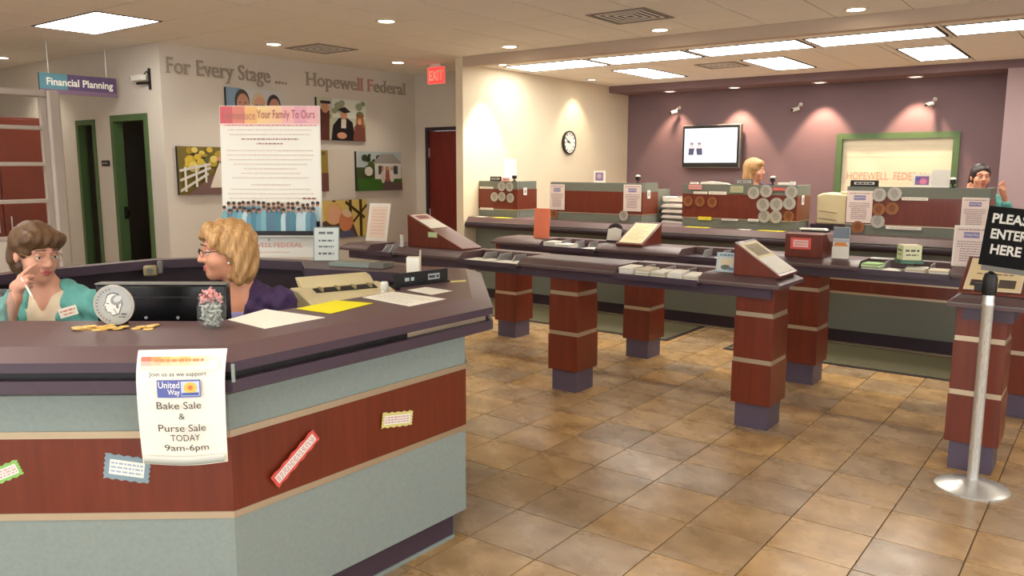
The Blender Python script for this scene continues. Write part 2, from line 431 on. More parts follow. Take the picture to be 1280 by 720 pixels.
# storefront panes behind the camera
for k, (a, b, z0, z1) in enumerate(REARW):
    w = struct('window_%d' % (k+3), MB().box(a, a+.05, YR-.1, YR-.02, z0, z1).box(b-.05, b, YR-.1, YR-.02, z0, z1).box(a, b, YR-.1, YR-.02, z0, z0+.05).box(a, b, YR-.1, YR-.02, z1-.05, z1), 'frame_beige')
    part('pane', box(a+.05, b-.05, YR-.065, YR-.055, z0+.05, z1-.05), 'glass', w)
for k, (a, b) in enumerate(((-2.4, -.4), (.2, 2.2), (2.8, 4.8))):
    w = struct('window_%d' % (k+7), MB().box(XR+.02, XR+.1, a, a+.05, .3, 2.5).box(XR+.02, XR+.1, b-.05, b, .3, 2.5).box(XR+.02, XR+.1, a, b, .3, .35).box(XR+.02, XR+.1, a, b, 2.45, 2.5), 'frame_beige')
    part('pane', box(XR+.055, XR+.065, a+.05, b-.05, .35, 2.45), 'glass', w)

# green-framed office door standing open to a dark room, its sidelight, the red door
def frame_y(name, a, b, z1, y0, y1, w, m, z0=0., kind_label=None):
    mb = MB().box(a, a+w, y0, y1, z0, z1-w).box(b-w, b, y0, y1, z0, z1-w).box(a, b, y0, y1, z1-w, z1)
    if z0 > 0: mb.box(a+w, b-w, y0, y1, z0, z0+w)
    return struct(name, mb, m, label=kind_label)
d = frame_y('door_1', -9.29, -8.50, 2.19, 4.705, 4.815, .07, 'green_trim', kind_label='green framed office doorway open to a dark room')
lf = part('door_leaf', box(-8.61, -8.565, 4.82, 5.46, .01, 2.1), 'green_trim', d)
part('door_handle', MB().tube((-8.61, 5.43, 1.0), (-8.665, 5.43, 1.0), .012).tube((-8.665, 5.43, 1.0), (-8.665, 5.32, 1.0), .011), 'black', lf)
part('strike_plate', MB().box(-9.222, -9.212, 4.765, 4.812, 1.02, 1.16).box(-9.216, -9.19, 4.775, 4.812, 1.05, 1.12), 'black', d)
w = frame_y('window_1', -10.12, -9.66, 2.16, 4.705, 4.803, .06, 'green_trim', .02, 'narrow green framed sidelight beside the office door')
part('pane', box(-10.06, -9.72, 4.775, 4.785, .08, 2.1), 'glass', w)
d = frame_y('door_2', -8.0, -7.01, 2.17, 8.535, 8.69, .05, 'plum_dark', kind_label='dark red wooden door with dark frame')
part('door_leaf', box(-7.945, -7.065, 8.56, 8.605, .01, 2.115), 'red_door', d, bevel=.003)
part('hinge', box(-7.955, -7.935, 8.548, 8.562, 1.75, 1.88), 'steel', d)
part('hinge', box(-7.955, -7.935, 8.548, 8.562, .9, 1.03), 'steel', d)
part('door_handle', MB().tube((-7.13, 8.56, 1.0), (-7.13, 8.50, 1.0), .012).tube((-7.13, 8.5, 1.0), (-7.25, 8.5, 1.0), .011), 'steel', d)
# window in the purple wall with pulled-down shade
w = frame_y('window_2', -3.19, -1.71, 2.07, 11.47, 11.60, .075, 'green_trim', .88, 'green framed service window with cream roller shade pulled down')
sh = part('shade', box(-3.114, -1.786, 11.53, 11.545, .956, 1.994), 'cream_paint', w)
p = Print(.0006)
for z in (.94, .80, .52, .46, .40): p.rect(.02, 1.30, z-.002, z+.002, S(206, 196, 160))
p.text('HOPEWELL  FEDERAL', .07, 1.06, .50, .60, S(206, 150, 130))
p.build('shade_print', sh, (-3.112, 11.529, .96))
part('pane', box(-3.115, -1.785, 11.575, 11.583, .955, 1.995), 'glass', w)

# ---- ceiling fixtures
def troffer(x, y, lx, ly, z, label, group):
    t = thing('troffer_light', label, 'ceiling light', (x+lx/2, y+ly/2, z), 0, group)
    a, b = lx/2, ly/2
    part('frame', MB().box(-a, a, -b, -b+.018, -.004, .013).box(-a, a, b-.018, b, -.004, .013).box(-a, -a+.018, -b+.018, b-.018, -.004, .013).box(a-.018, a, -b+.018, b-.018, -.004, .013), 'black' if z < HM else 'plum_dark', t)
    part('diffuser', box(-a+.018, a-.018, -b+.018, b-.018, .0, .008), 'troffer_glow', t)
    lv = MB(); n = 3
    if lx > ly:
        for k in range(1, n): yy = -b+2*b*k/n; lv.box(-a+.018, a-.018, yy-.003, yy+.003, -.003, 0)
    else:
        for k in range(1, n): xx = -a+2*a*k/n; lv.box(xx-.003, xx+.003, -b+.018, b-.018, -.003, 0)
    part('lamp_louver', lv, 'white_plastic', t)
for k, (x, y) in enumerate(TROF):
    troffer(x, y, 1.21, .60, HM, 'fluorescent ceiling panel over the lobby by the hanging planning sign' if k == 0 else 'unseen fluorescent ceiling panel added to light the lobby floor', 'lobby ceiling panels')
for k, (x, y, lx, ly) in enumerate(TROF2):
    troffer(x, y, lx, ly, HT, '%s fluorescent panel from the cream wall in the row along the header' % ['first', 'second', 'third', 'fourth', 'fifth'][k] if k < 5 else ['crosswise ceiling panel beside the teller vent near the cream wall', 'crosswise ceiling panel right beyond the teller vent', 'crosswise ceiling panel in front of the shaded window', 'crosswise ceiling panel past the lilac return wall'][k-5], 'teller row panels' if k < 5 else 'teller crosswise panels')
def downlight(x, y, z, label, group, glow, watts, col, size, blend, tilt=(0, 0, 0), r=.075):
    t = thing('downlight', label, 'ceiling light', (x, y, z), 0, group)
    n = 24; mb = MB()
    mb.lathe([(r+.025, 0), (r+.025, -.006), (r, -.008), (r-.004, -.004), (r-.004, 0)], n)
    part('trim_ring', mb, 'lens_ring', t)
    part('lens', MB().lathe([(.001, -.0045), (r-.006, -.0045), (r-.006, -.002), (.001, -.002)], n), glow, t)
    ld = bpy.data.lights.new('lamp', 'SPOT'); ld.energy = watts; ld.color = col; ld.spot_size = rad(size); ld.spot_blend = blend; ld.shadow_soft_size = .05
    lo = bpy.data.objects.new('lamp', ld); COL.objects.link(lo); lo.parent = t; lo.location = (0, 0, -.03); lo.rotation_euler = tilt
CANS = [(-7.35, 5.53), (-5.40, 5.28), (-7.38, 7.40), (-5.45, 7.16), (-3.66, 7.15), (-1.91, 7.2), (-10.88, 4.26), (-5.45, 1.3), (-1.83, 1.3), (1.0, 7.2)]
CAN_L = ['ceiling can light nearest the photo wall lettering', 'ceiling can light over the gap between desk and alcove', 'ceiling can light in front of the exit sign', 'ceiling can light by the header near the cream wall',
         'ceiling can light by the header over the pedestal tables', 'ceiling can light by the header beyond the lobby vent', 'ceiling can light over the planning office corridor']
for k, (x, y) in enumerate(CANS):
    downlight(x, y, HM, CAN_L[k] if k < 7 else 'ceiling can light above the lobby floor and waiting tables', 'lobby can lights', 'can_glow', CAN_W*(2.6 if 7.1 < y < 7.3 else 1), (1, .90, .74), 120, .6)
# cans close to the cream wall and the bulkhead washers
downlight(-6.08, 7.84, HT, 'small can light in the teller ceiling washing the cream wall', 'wall wash cans', 'can_glow', 110, (1, .88, .58), 62, .3, (0, rad(6), 0), .05)
downlight(-6.10, 9.9, HT, 'small can light in the teller ceiling near the wall clock', 'wall wash cans', 'can_glow', 26, (1, .86, .6), 84, .6, (0, rad(14), 0), .05)
for k, x in enumerate((-5.55, -4.55, -3.38, -2.22)):
    downlight(x, 11.22, HB, ['bulkhead can light over the first wall camera', 'bulkhead can light above the television corner', 'bulkhead can light left of the shaded window', 'bulkhead can light above the shaded window'][k], 'bulkhead wall washers', 'wash_glow', WASH_W*(.55 if k == 0 else 1), (1, .66, .45), 70, .35, (rad(10), 0, 0), .07)
def vent(x, y, z, lx, ly, label):
    t = thing('ceiling_vent', label, 'vent', (x, y, z), 0)
    part('backing', box(-lx/2+.02, lx/2-.02, -ly/2+.02, ly/2-.02, -.003, -.001), 'black', t)
    a, b = lx/2, ly/2
    part('frame', MB().box(-a, a, -b, -b+.03, -.008, -.001).box(-a, a, b-.03, b, -.008, -.001).box(-a, -a+.03, -b+.03, b-.03, -.008, -.001).box(a-.03, a, -b+.03, b-.03, -.008, -.001), 'ceil_grid', t)
    for k in range(1, 5):
        q = k/5.; aa, bb = a*(1-q), b*(1-q)
        part('slat', MB().box(-aa, aa, -bb, -bb+.022, -.0065, -.0045).box(-aa, aa, bb-.022, bb, -.0065, -.0045).box(-aa, -aa+.022, -bb+.022, bb-.022, -.0065, -.0045).box(aa-.022, aa, -bb+.022, bb-.022, -.0065, -.0045), 'ceil_tile', t)
vent(-7.2, 6.05, HM, .56, .56, 'square louvred vent in the ceiling above the photo wall')
vent(-3.54, 6.36, HM, .56, .56, 'square louvred vent in the lobby ceiling over the tables')
vent(-4.0, 9.45, HT, .5, .5, 'square louvred vent between the teller ceiling lights')

# floor mats in front of the tellers
for a, b, lab in ((-6.2, -3.33, 'long olive floor mat before the teller counter by the cream wall'), (-2.78, -.1, 'long olive floor mat before the teller counter near the coin window')):
    t = thing('floor_mat', lab, 'mat', ((a+b)/2, 7.25, 0), 0, 'teller mats'); h = (b-a)/2
    part('carpet', box(-h+.03, h-.03, -.40, .42, 0, .009), 'mat_olive', t)
    part('rubber_edge', MB().box(-h, h, -.43, -.40, 0, .005).box(-h, h, .42, .445, 0, .005).box(-h, -h+.03, -.40, .42, 0, .005).box(h-.03, h, -.40, .42, 0, .005), 'plum_dark', t)

# ================================================================== RECEPTION DESK
def offset(poly, d):                      # inward offset of a counter-clockwise closed polygon
    n = len(poly); out = []
    for i in range(n):
        p0, p1, p2 = (np.array(poly[(i+k) % n], float) for k in (-1, 0, 1))
        a = (p1-p0)/np.linalg.norm(p1-p0); b = (p2-p1)/np.linalg.norm(p2-p1)
        na = np.array([-a[1], a[0]]); nb = np.array([-b[1], b[0]])
        m = na+nb; m /= m@m/2.; out.append(tuple(p1+m*d))
    return out
A39 = rad(39.); DT = np.array([math.cos(A39), math.sin(A39)])
O0 = np.array([-2.085, 1.372])
OUT = [tuple(O0-DT*1.28), tuple(O0), (-2.065, 2.60), (-2.80, 3.42), (-3.62, 3.21), (-3.86, 3.14), (-4.42, 2.96), (-4.70, 2.56), (-4.72, 1.75), (-4.35, .75), (-3.75, .42)]
INN = [(-3.40, .98), (-2.55, 1.62), (-2.55, 2.55), (-2.98, 2.97), (-3.52, 2.79), (-3.78, 2.975), (-4.33, 2.80), (-4.53, 2.50), (-4.55, 1.79), (-4.23, .88), (-3.73, .62)]
def ring(mb, A, za, B, zb):
    n = len(A); v = [(x, y, za) for x, y in A]+[(x, y, zb) for x, y in B]
    return mb.add(v, [(i, (i+1) % n, n+(i+1) % n, n+i) for i in range(n)])
desk = thing('reception_desk', 'octagonal plum reception desk with grey and cherry wood panels and two seated women behind', 'desk', (-3.3, 1.8, 0))
dl = lambda mb: mb.xf(Matrix.Translation((3.3, -1.8, 0)))
def dpart(name, mb, m, parent=None, **k): return part(name, dl(mb), m, parent or desk, **k)
ZT = 1.075
FL = offset(OUT, .085)
mb = ring(MB(), INN, ZT, FL, ZT); dpart('worktop', mb, 'plum_top')
mb = ring(MB(), FL, ZT, OUT, ZT-.032); dpart('worktop_bevel', mb, 'plum_top')
I2 = offset(OUT, .03); IB = offset(OUT, .10); BODY = offset(OUT, .115); KICK = offset(OUT, .175)
mb = ring(MB(), OUT, ZT-.032, OUT, ZT-.062); ring(mb, OUT, ZT-.062, I2, ZT-.062); dpart('upper_fascia', mb, 'plum')
n = len(OUT)
for i in range(n):                        # recessed reveal: dark mirror strip, brass coloured towards the rounded end
    j = (i+1) % n
    a, b = np.array(I2[i]), np.array(I2[j])
    cut = [(0, 1, 'reveal')] if i != 1 else [(0, .62, 'reveal'), (.62, 1, 'strip')]
    for t0, t1, m in cut:
        p, q = a+(b-a)*t0, a+(b-a)*t1
        dpart('reveal_strip', MB().add([(*p, ZT-.088), (*q, ZT-.088), (*q, ZT-.062), (*p, ZT-.062)], [(0, 1, 2, 3)]), m)
mb = ring(MB(), I2, ZT-.088, OUT, ZT-.088); ring(mb, OUT, ZT-.088, OUT, ZT-.125); ring(mb, OUT, ZT-.125, BODY, ZT-.165); dpart('lower_fascia', mb, 'plum')
mb = ring(MB(), INN, ZT, INN, ZT-.05); dpart('inner_edge', mb, 'plum')
IN2 = [tuple(np.array(p)+(np.array(q)-np.array(p))*.06/np.linalg.norm(np.array(q)-np.array(p))) for p, q in zip(INN, OUT)]
mb = ring(MB(), INN, ZT-.05, IN2, ZT-.05); ring(mb, IN2, ZT-.05, IN2, .02); dpart('inner_panel', mb, 'plum_dark')
def face_band(name, z0, z1, m, outl, th=.0, only=None):
    q = offset(OUT, outl-th) if th else offset(OUT, outl)
    base = offset(OUT, outl)
    for i in range(n):
        if only and i not in only: continue
        j = (i+1) % n; a, b, c, d2 = q[i], q[j], base[i], base[j]
        v = [(*a, z0), (*b, z0), (*b, z1), (*a, z1), (*c, z0), (*d2, z0), (*d2, z1), (*c, z1)]
        dpart(name, MB().add(v, [(0, 1, 2, 3), (3, 2, 6, 7), (0, 4, 5, 1), (0, 3, 7, 4), (1, 5, 6, 2)]), m)
face_band('upper_panel', .795, .912, 'grey_lam', .120, .003)
face_band('metal_strip', .772, .795, 'strip', .120, .010)
face_band('wood_panel', .525, .772, 'cherry', .120, .006)
face_band('metal_strip', .502, .525, 'strip', .120, .010)
face_band('lower_panel', .140, .502, 'grey_lam', .120, .003)
mb = ring(MB(), BODY, .14, KICK, .14); ring(mb, KICK, .14, KICK, 0); dpart('kick_plate', mb, 'plum')
dpart('kick_trim', ring(ring(MB(), offset(OUT, .168), .016, offset(OUT, .168), 0), KICK, .016, offset(OUT, .168), .016), 'grey_lam')
# inner work surface
mb = MB(); W_IN = [tuple(np.array(p)+(np.array((-3.4, 1.85))-np.array(p))*.36) for p in INN]
ring(mb, W_IN, .725, IN2, .725); ring(mb, W_IN, .725, W_IN, .695); ring(mb, IN2, .695, W_IN, .695); dpart('work_surface', mb, 'plum_top')
TOP = ZT+.0008

# ---- things taped to the front of the desk
def notice(name, s, z, w, h, rot, face, edge, label, seed):
    if face == 'L': P = O0+DT*(s-.0)+np.array([-DT[1], DT[0]])*.1135; loc = (P[0], P[1], z); rz = A39
    else: loc = (-2.1785, s, z); rz = rad(90)
    t = thing(name, label, 'notice', loc, 0, 'small notices taped to the desk')
    t.rotation_euler = (Matrix.Rotation(rz, 3, 'Z') @ Matrix.Rotation(-rot, 3, 'Y')).to_euler()
    r = random.Random(seed); P = []
    for k in range(40):
        u = k/40*4; e = int(u); f = u-e; jag = .0025*(1 if k % 2 else -1)
        c = [(-w/2+w*f, -h/2), (w/2, -h/2+h*f), (w/2-w*f, h/2), (-w/2, h/2-h*f)][e]
        P.append((c[0]+jag*(e % 2), c[1]+jag*((e+1) % 2)))
    bd = part('border', MB().prism(P, 0, .0016, 'y').xf(Matrix.Translation((0, -.0016, 0))), edge, t)
    p = Print(); b = min(w, h)*.2
    p.rect(-w/2+b, w/2-b, -h/2+b, h/2-b, WHITE)
    for k in range(3): p.fuzz(-w/2+b*1.3, w/2-b*1.3, (k-1)*(h-2*b)/3.6, .006, S(170, 190, 210) if h > .06 else S(220, 180, 180), seed+k)
    p.build('notice_print', t, (0, -.0017, 0))
mat('edge_green', S(150, 206, 112), .6, amt=.1); mat('edge_blue', S(140, 164, 176), .6, amt=.1); mat('edge_red', S(232, 92, 84), .6, amt=.1); mat('edge_yellow', S(232, 222, 140), .6, amt=.1)
OS = -.127                                 # body corner lies a little along the face from the worktop corner
notice('paper_notice', OS-.645, .658, .125, .052, rad(22), 'L', 'edge_green', 'green edged paper strip taped to the cherry band of the desk', 1)
notice('paper_notice', OS-.255, .672, .142, .082, rad(-9), 'L', 'edge_blue', 'blue edged wavy paper notice on the cherry band below the bake sale poster', 5)
notice('paper_notice', 1.66, .638, .215, .052, rad(34), 'R', 'edge_red', 'slanting red edged paper strip taped to the cherry band', 9)
notice('paper_notice', 2.145, .652, .165, .058, rad(-10), 'R', 'edge_yellow', 'pale yellow edged paper notice near the free end of the desk', 12)
# bake sale poster: hangs from the worktop edge, lower edge curling
t = thing('bake_sale_poster', 'white bake sale and purse sale poster hanging from the desk edge', 'poster', (O0[0]-DT[0]*.275+.006*DT[1], O0[1]-DT[1]*.275-.006*DT[0], .745), A39)
WB, HB2 = .262, .335
def bwarp(p):
    x, y, z = p; q = x/WB
    c = .020*max(0, .35-z)/.35*(2*q-1)**2*1.2
    lift = .030*max(0, (z-.25)/.085)**1.6 if z > .25 else 0
    return (x+.012*(1-q)*(1-z/HB2)*1.0, y-.012-c+lift*.8-.018*math.sin(math.pi*z/HB2)*.5, z-.018*math.sin(math.pi*q)*(1-z/HB2)+.004*q)
mb = MB(); NX, NZ = 14, 16
v = [bwarp((WB*i/NX, 0, HB2*k/NZ)) for k in range(NZ+1) for i in range(NX+1)]
mb.add(v, [(k*(NX+1)+i, k*(NX+1)+i+1, (k+1)*(NX+1)+i+1, (k+1)*(NX+1)+i) for k in range(NZ) for i in range(NX)])
part('sheet', mb, 'paper', t)
p = Print(.0003, .012)
cols = [S(238, 120, 100), S(246, 158, 96), S(250, 190, 110), S(250, 214, 140), S(244, 196, 120), S(252, 222, 170), S(250, 226, 190), S(252, 236, 214)]
for k, c in enumerate(cols):
    for q in range(3):
        f = q/3.; cc = tuple(c[i]*(1-f)+WHITE[i]*f for i in range(3))
        p.rect(.012+k*.029, .012+(k+1)*.029, .305-q*.012, .317-q*.012, cc)
p.fuzz(.055, .20, .308, .007, S(222, 140, 100), 3)
p.text('Join us as we support', .04, .208, .262, .277, INK)
p.rect(.062, .190, .205, .255, S(92, 104, 176)); p.rect(.132, .187, .209, .251, S(206, 214, 236))
p.text('United', .066, .128, .232, .251, WHITE, .01); p.text('Way', .092, .128, .208, .229, WHITE, .01)
p.oval(.160, .232, .02, .017, S(250, 196, 90)); p.oval(.160, .233, .008, .007, S(236, 120, 70)); p.rect(.134, .185, .211, .219, S(80, 100, 170))
p.text('Bake Sale', .058, .190, .172, .193, INK); p.text('&', .120, .138, .142, .160, INK)
p.text('Purse Sale', .058, .200, .106, .127, INK); p.text('TODAY', .090, .180, .078, .097, INK); p.text('9am-6pm', .070, .205, .043, .067, INK)
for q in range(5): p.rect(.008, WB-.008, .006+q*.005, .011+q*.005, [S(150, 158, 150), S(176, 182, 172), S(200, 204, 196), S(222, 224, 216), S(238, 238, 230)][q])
def bw2(p): 
    a = bwarp((p[0], 0, p[2])); return (a[0], a[1]-.0015+p[1], a[2])
p.build('poster_print', t, m='print', warp=bw2)
# acrylic clip seen beside the poster
t = thing('acrylic_clip', 'small clear acrylic sign clip on the desk corner beside the bake sale poster', 'clip', (O0[0]+.004, O0[1]-.002, .985), A39)
part('clip_plate', box(.0, .009, -.012, -.004, .0, .055), 'grey_lam', t)

# ---- things standing on the desk
def sheet(name, pts, m, label, z=TOP, prt=None, cat='paper', th=.0012, group=None):
    c = np.mean(pts, 0); t = thing(name, label, cat, (c[0], c[1], z), 0, group)
    part('sheet', MB().prism([(x-c[0], y-c[1]) for x, y in pts], 0, th), m, t)
    if prt:
        P0, P1, P3 = (np.array(q) for q in (pts[0], pts[1], pts[3])); P = Print()
        prt(P)
        def wp(q): r_ = P0+(P1-P0)*q[0]+(P3-P0)*q[2]-c; return (r_[0], r_[1], th+.0002-q[1])
        P.build('sheet_print', t, warp=wp)
    return t
def lines(n, s0, col=S(120, 116, 120), u0=.12, u1=.88, v0=.15, v1=.85, h=.018):
    def f(P):
        for k in range(n): P.fuzz(u0, u1-(.2 if k % 3 == 2 else 0), v1-(v1-v0)*k/max(1, n-1), h, col, s0+k)
    return f
sheet('paper_sheet', [(-2.535, 1.66), (-2.29, 1.64), (-2.29, 1.90), (-2.61, 1.875)], 'paper', 'large blank cream sheet lying on the desk corner by the candy jar')
sheet('paper_sheet', [(-2.525, 1.955), (-2.335, 1.965), (-2.385, 2.225), (-2.555, 2.18)], 'yellow_paper', 'bright yellow sheet lying on the desk by the printer')
sheet('paper_sheet', [(-2.53, 2.30), (-2.215, 2.26), (-2.22, 2.48), (-2.54, 2.49)], 'paper', 'white printed sheet on the desk between yellow sheet and nameplate', prt=lines(5, 20))
sheet('paper_sheet', [(-2.52, 2.56), (-2.345, 2.53), (-2.345, 2.665), (-2.52, 2.68)], 'paper', 'small white printed slip in front of the black nameplate', prt=lines(2, 30, v0=.4))
# nameplate
t = thing('desk_nameplate', 'black desk nameplate with two silver words', 'nameplate', (-2.60, 2.735, TOP), math.atan2(.30, .03)-.05)
part('plate', MB().prism([(-.155, 0), (.155, 0), (.155, .062), (-.155, .062)], -.005, .005, 'y'), 'black', t)
part('foot', box(-.155, .155, -.02, .03, 0, .006), 'black', t)
p = Print(); p.fuzz(-.10, -.04, .031, .016, S(190, 205, 205), 7); p.rect(.035, .105, .018, .046, S(170, 176, 178)); p.fuzz(.04, .10, .032, .012, S(60, 64, 66), 2)
p.build('plate_lettering', t, (0, -.0052, 0))
# white card holder, small bottle, tape scrap
t = thing('card_holder', 'white card holder with a tall slip behind the black nameplate', 'holder', (-2.81, 2.90, TOP), rad(37))
part('pocket', MB().prism([(-.032, -.03), (.032, -.03), (.032, .03), (-.032, .03)], 0, .10), 'paper', t, bevel=.002)
part('slip', MB().prism([(.028, .0), (.036, .0), (.038, .135), (.034, .135)], -.02, .02, 'y'), 'cream_paint', t)
t = thing('correction_bottle', 'small white capped bottle standing on the beige printer', 'bottle', (-2.635, 2.53, .9860))
part('flask', MB().lathe([(.016, 0), (.017, .005), (.017, .08), (.011, .088)], 16), 'white_plastic', t)
part('cap', MB().lathe([(.018, .088), (.019, .09), (.019, .115), (.014, .122)], 16), 'white_plastic', t)
sheet('paper_scrap', [(-2.565, 2.90), (-2.53, 2.86), (-2.49, 2.93), (-2.53, 2.97)], 'edge_yellow', 'small crumpled yellow scrap by the end of the black nameplate')
# beige printer on the inner surface
t = thing('dot_printer', 'beige desktop printer with open tray behind the desk counter', 'printer', (-2.815, 2.475, .7505), rad(72))
part('riser', box(-.2, .2, -.16, .14, -.025, 0), 'black', t)
part('printer_body', MB().prism([(-.23, -.20), (.23, -.20), (.23, .17), (-.23, .17)], 0, .235), 'beige_plastic', t, bevel=.012)
part('printer_lid', MB().prism([(-.20, .236), (.16, .236), (.16, .318), (.06, .318), (-.20, .262)], -.22, .22, 'x'), 'beige_plastic', t, bevel=.008)
part('paper_slot', MB().box(-.18, .18, -.208, -.199, .15, .205), 'black', t)
part('tray_slot', MB().prism([(.005, .3072), (.055, .318), (.055, .322), (.005, .3105)], -.15, .15, 'x'), 'black', t)
for k in range(4): part('roller', box(-.125+k*.08, -.115+k*.08, .008, .055, .308, .328), 'beige_dark', t)
part('paper_rest', MB().prism([(.10, .318), (.155, .318), (.20, .36), (.15, .352)], -.18, .18, 'x'), 'beige_plastic', t, bevel=.004)
part('button', box(.16, .21, -.15, -.11, .262, .275), 'beige_dark', t)
# standing acrylic sign and flat box at the back of the desk
t = thing('counter_sign', 'grey standing sheet sign beside the tall family poster', 'sign', (-3.685, 3.08, TOP), rad(37))
part('board', MB().prism([(-.075, 0), (.075, 0), (.075, .20), (-.075, .20)], -.003, .003, 'y').xf(Matrix.Rotation(rad(-9), 4, 'X')), 'grey_lam', t)
part('foot', box(-.075, .075, -.003, .06, 0, .004), 'glass', t)
p = Print(); p.rect(-.07, .07, .006, .194, S(214, 222, 216))
for k, (a, h) in enumerate(((.165, .014), (.12, .010), (.085, .008), (.045, .012))): p.fuzz(-.045, .045, a, h, S(110, 116, 120), k)
p.build('sign_print', t, (0, -.0032, 0), (rad(-9), 0, 0))
t = thing('flat_box', 'flat grey box lying on the back counter of the desk', 'box', (-3.35, 3.03, TOP), rad(14))
part('carton', box(-.16, .10, -.06, .06, 0, .022), 'grey_lam', t, bevel=.003); part('lid', box(.10, .19, -.055, .055, 0, .03), 'grey_plastic', t, bevel=.003)
# the tall family poster on an easel back
Zp = TOP
t = thing('family_poster', 'tall white poster inviting families with a staff group photo', 'poster', (-4.10, 3.02, Zp), rad(37.1))
PW, PH = .600, .905
part('board', MB().prism([(-PW/2, 0), (PW/2, 0), (PW/2, PH), (-PW/2, PH)], 0, .008, 'y').xf(Matrix.Rotation(rad(-3), 4, 'X')), 'paper', t)
part('easel_strut', MB().tube((0, .05, .55), (0, .20, .010), .008), 'black', t)
p = Print(.0005)
bc = [S(222, 104, 110), S(232, 140, 124), S(250, 196, 126), S(252, 214, 150), S(250, 206, 160), S(250, 190, 186), S(236, 172, 186), S(244, 190, 190)]
p.rect(-.295, .295, .005, .90, S(254, 250, 236))
for k, c in enumerate(bc): p.rect(-.297+k*.0742, -.297+(k+1)*.0742, .80, .902, c)
p.rect(-.297, .297, .786, .80, S(252, 224, 220))
p.text('Introduce', -.265, -.085, .822, .872, S(206, 140, 130)); p.text('Your Family To Ours', -.075, .27, .815, .880, S(176, 84, 92))
p.fuzz(-.27, .28, .79, .008, S(232, 150, 140), 1)
y = .762
for k in range(17):
    if k in (4, 11): y -= .014
    w = [.25, .24, .17, .08, .26, .26, .25, .22, .16, .18, .23, .12, .24, .26, .25, .20, .22][k]
    p.fuzz(-w, w, y, .006 if k not in (2, 3) else .008, S(230, 210, 196) if k not in (2, 3) else S(176, 140, 136), 40+k); y -= .027
p.fuzz(.19, .27, .355, .009, S(150, 80, 70), 5)
p.rect(-.285, .29, .135, .24, S(36, 32, 36))
r = random.Random(3)
for row in range(2):
    for k in range(19):
        x = -.268+k*.0298+(.014 if row == 0 else 0)+r.uniform(-.005, .005); yy = .262-row*.032+r.uniform(-.012, .012)
        cloth = r.choice([S(110, 160, 176), S(84, 140, 156), S(198, 220, 224), S(130, 182, 190), S(92, 130, 150)])
        p.oval(x, yy, .019, .048, cloth, 10); p.rect(x-.019, x+.019, .15, yy, cloth) if row else None
        p.oval(x, yy+.056, .0105, .014, S(198, 140, 112), 8); p.oval(x, yy+.064, .0115, .010, r.choice([S(40, 30, 28), S(80, 54, 38), S(52, 36, 30)]), 8)
p.rect(-.285, .29, .135, .162, S(30, 26, 30)); p.rect(-.297, .297, .128, .134, S(232, 226, 210))
p.text('HOPEWELL FEDERAL', -.20, .20, .065, .092, S(206, 110, 96)); p.rect(-.004, .004, .105, .115, S(110, 80, 90)); p.fuzz(-.12, .12, .035, .005, S(226, 190, 176), 9)
p.build('poster_print', t, (0, -.001, 0), (rad(-3), 0, 0))
# monitor seen from the back
mon = thing('computer_monitor', 'black computer monitor seen from behind below the glass jar', 'monitor', (-2.885, 1.625, .7255), rad(37.6))
part('foot', MB().prism([(-.12, -.07), (.12, -.07), (.12, .12), (-.12, .12)], 0, .02), 'black', mon, bevel=.006)
part('neck', box(-.035, .035, .0, .03, .015, .2), 'black', mon)
sh = part('shell', MB().prism([(-.245, .15), (.245, .15), (.245, .455), (-.245, .455)], -.035, .02, 'y'), 'black_gloss', mon, bevel=.008)
part('top_edge', box(-.245, .245, -.036, .021, .455, .460), 'grey_plastic', mon)
part('vent_ridge', MB().box(-.24, .24, -.040, -.034, .405, .412), 'black', mon)
for x in (-.06, .06): part('screw', MB().tube((x, -.039, .33), (x, -.033, .33), .006), 'steel', mon)
part('bezel_back', MB().prism([(-.235, .16), (.235, .16), (.235, .445), (-.235, .445)], .02, .024, 'y'), 'black', mon)
# candy jar, second jar
def jar(loc, label, r=.046, h=.105, candies=True, group='glass jars'):
    t = thing('candy_jar', label, 'jar', loc, 0, group)
    part('glass_bowl', MB().lathe([(r*.72, 0), (r*.95, .012), (r*1.04, .04), (r*1.02, .075), (r*.86, h-.008), (r*.9, h)], 24, caps=(True, False)), 'jar_glass', t)
    part('rim', MB().lathe([(r*.88, h-.006), (r*.94, h-.003), (r*.94, h+.002), (r*.84, h+.002), (r*.84, h-.004)], 24, caps=(False, False)), 'jar_glass', t)
    return t
JAR = (-2.452, 1.545, TOP)
jar(JAR, 'round glass jar full of foil sweets with pink ones on top')
jar((-3.135, 1.15, TOP), 'empty looking round glass jar beside the woman with the pen', .045, .11)
def candy(m, sz):
    mb = MB(); mb.ell((0, 0, 0), (sz, sz*.7, sz*.62), 8, 5)
    for s_ in (-1, 1): mb.tube((s_*sz*.85, 0, 0), (s_*sz*1.55, 0, 0), sz*.15, sz*.55, 6)
    me = mesh('candy', mb); me.materials.append(MATS[m]); return me
cf, cp = candy('candy_foil', .0085), candy('candy_pink', .0105)
r = random.Random(5)
for layer in range(5):
    for k in range(9 if layer else 7):
        a = 2*math.pi*k/(9 if layer else 7)+layer*.4; q = (.027 if k % 3 else .012) if layer else .019
        o = link('foil_candy', cf, None, None, (JAR[0]+q*math.cos(a), JAR[1]+q*math.sin(a), JAR[2]+.016+layer*.015), (r.uniform(0, 3), r.uniform(0, 3), r.uniform(0, 6)))
        tag(o, 'silver foil wrapped sweet inside the glass jar', 'candy', 'foil sweets in the jar')
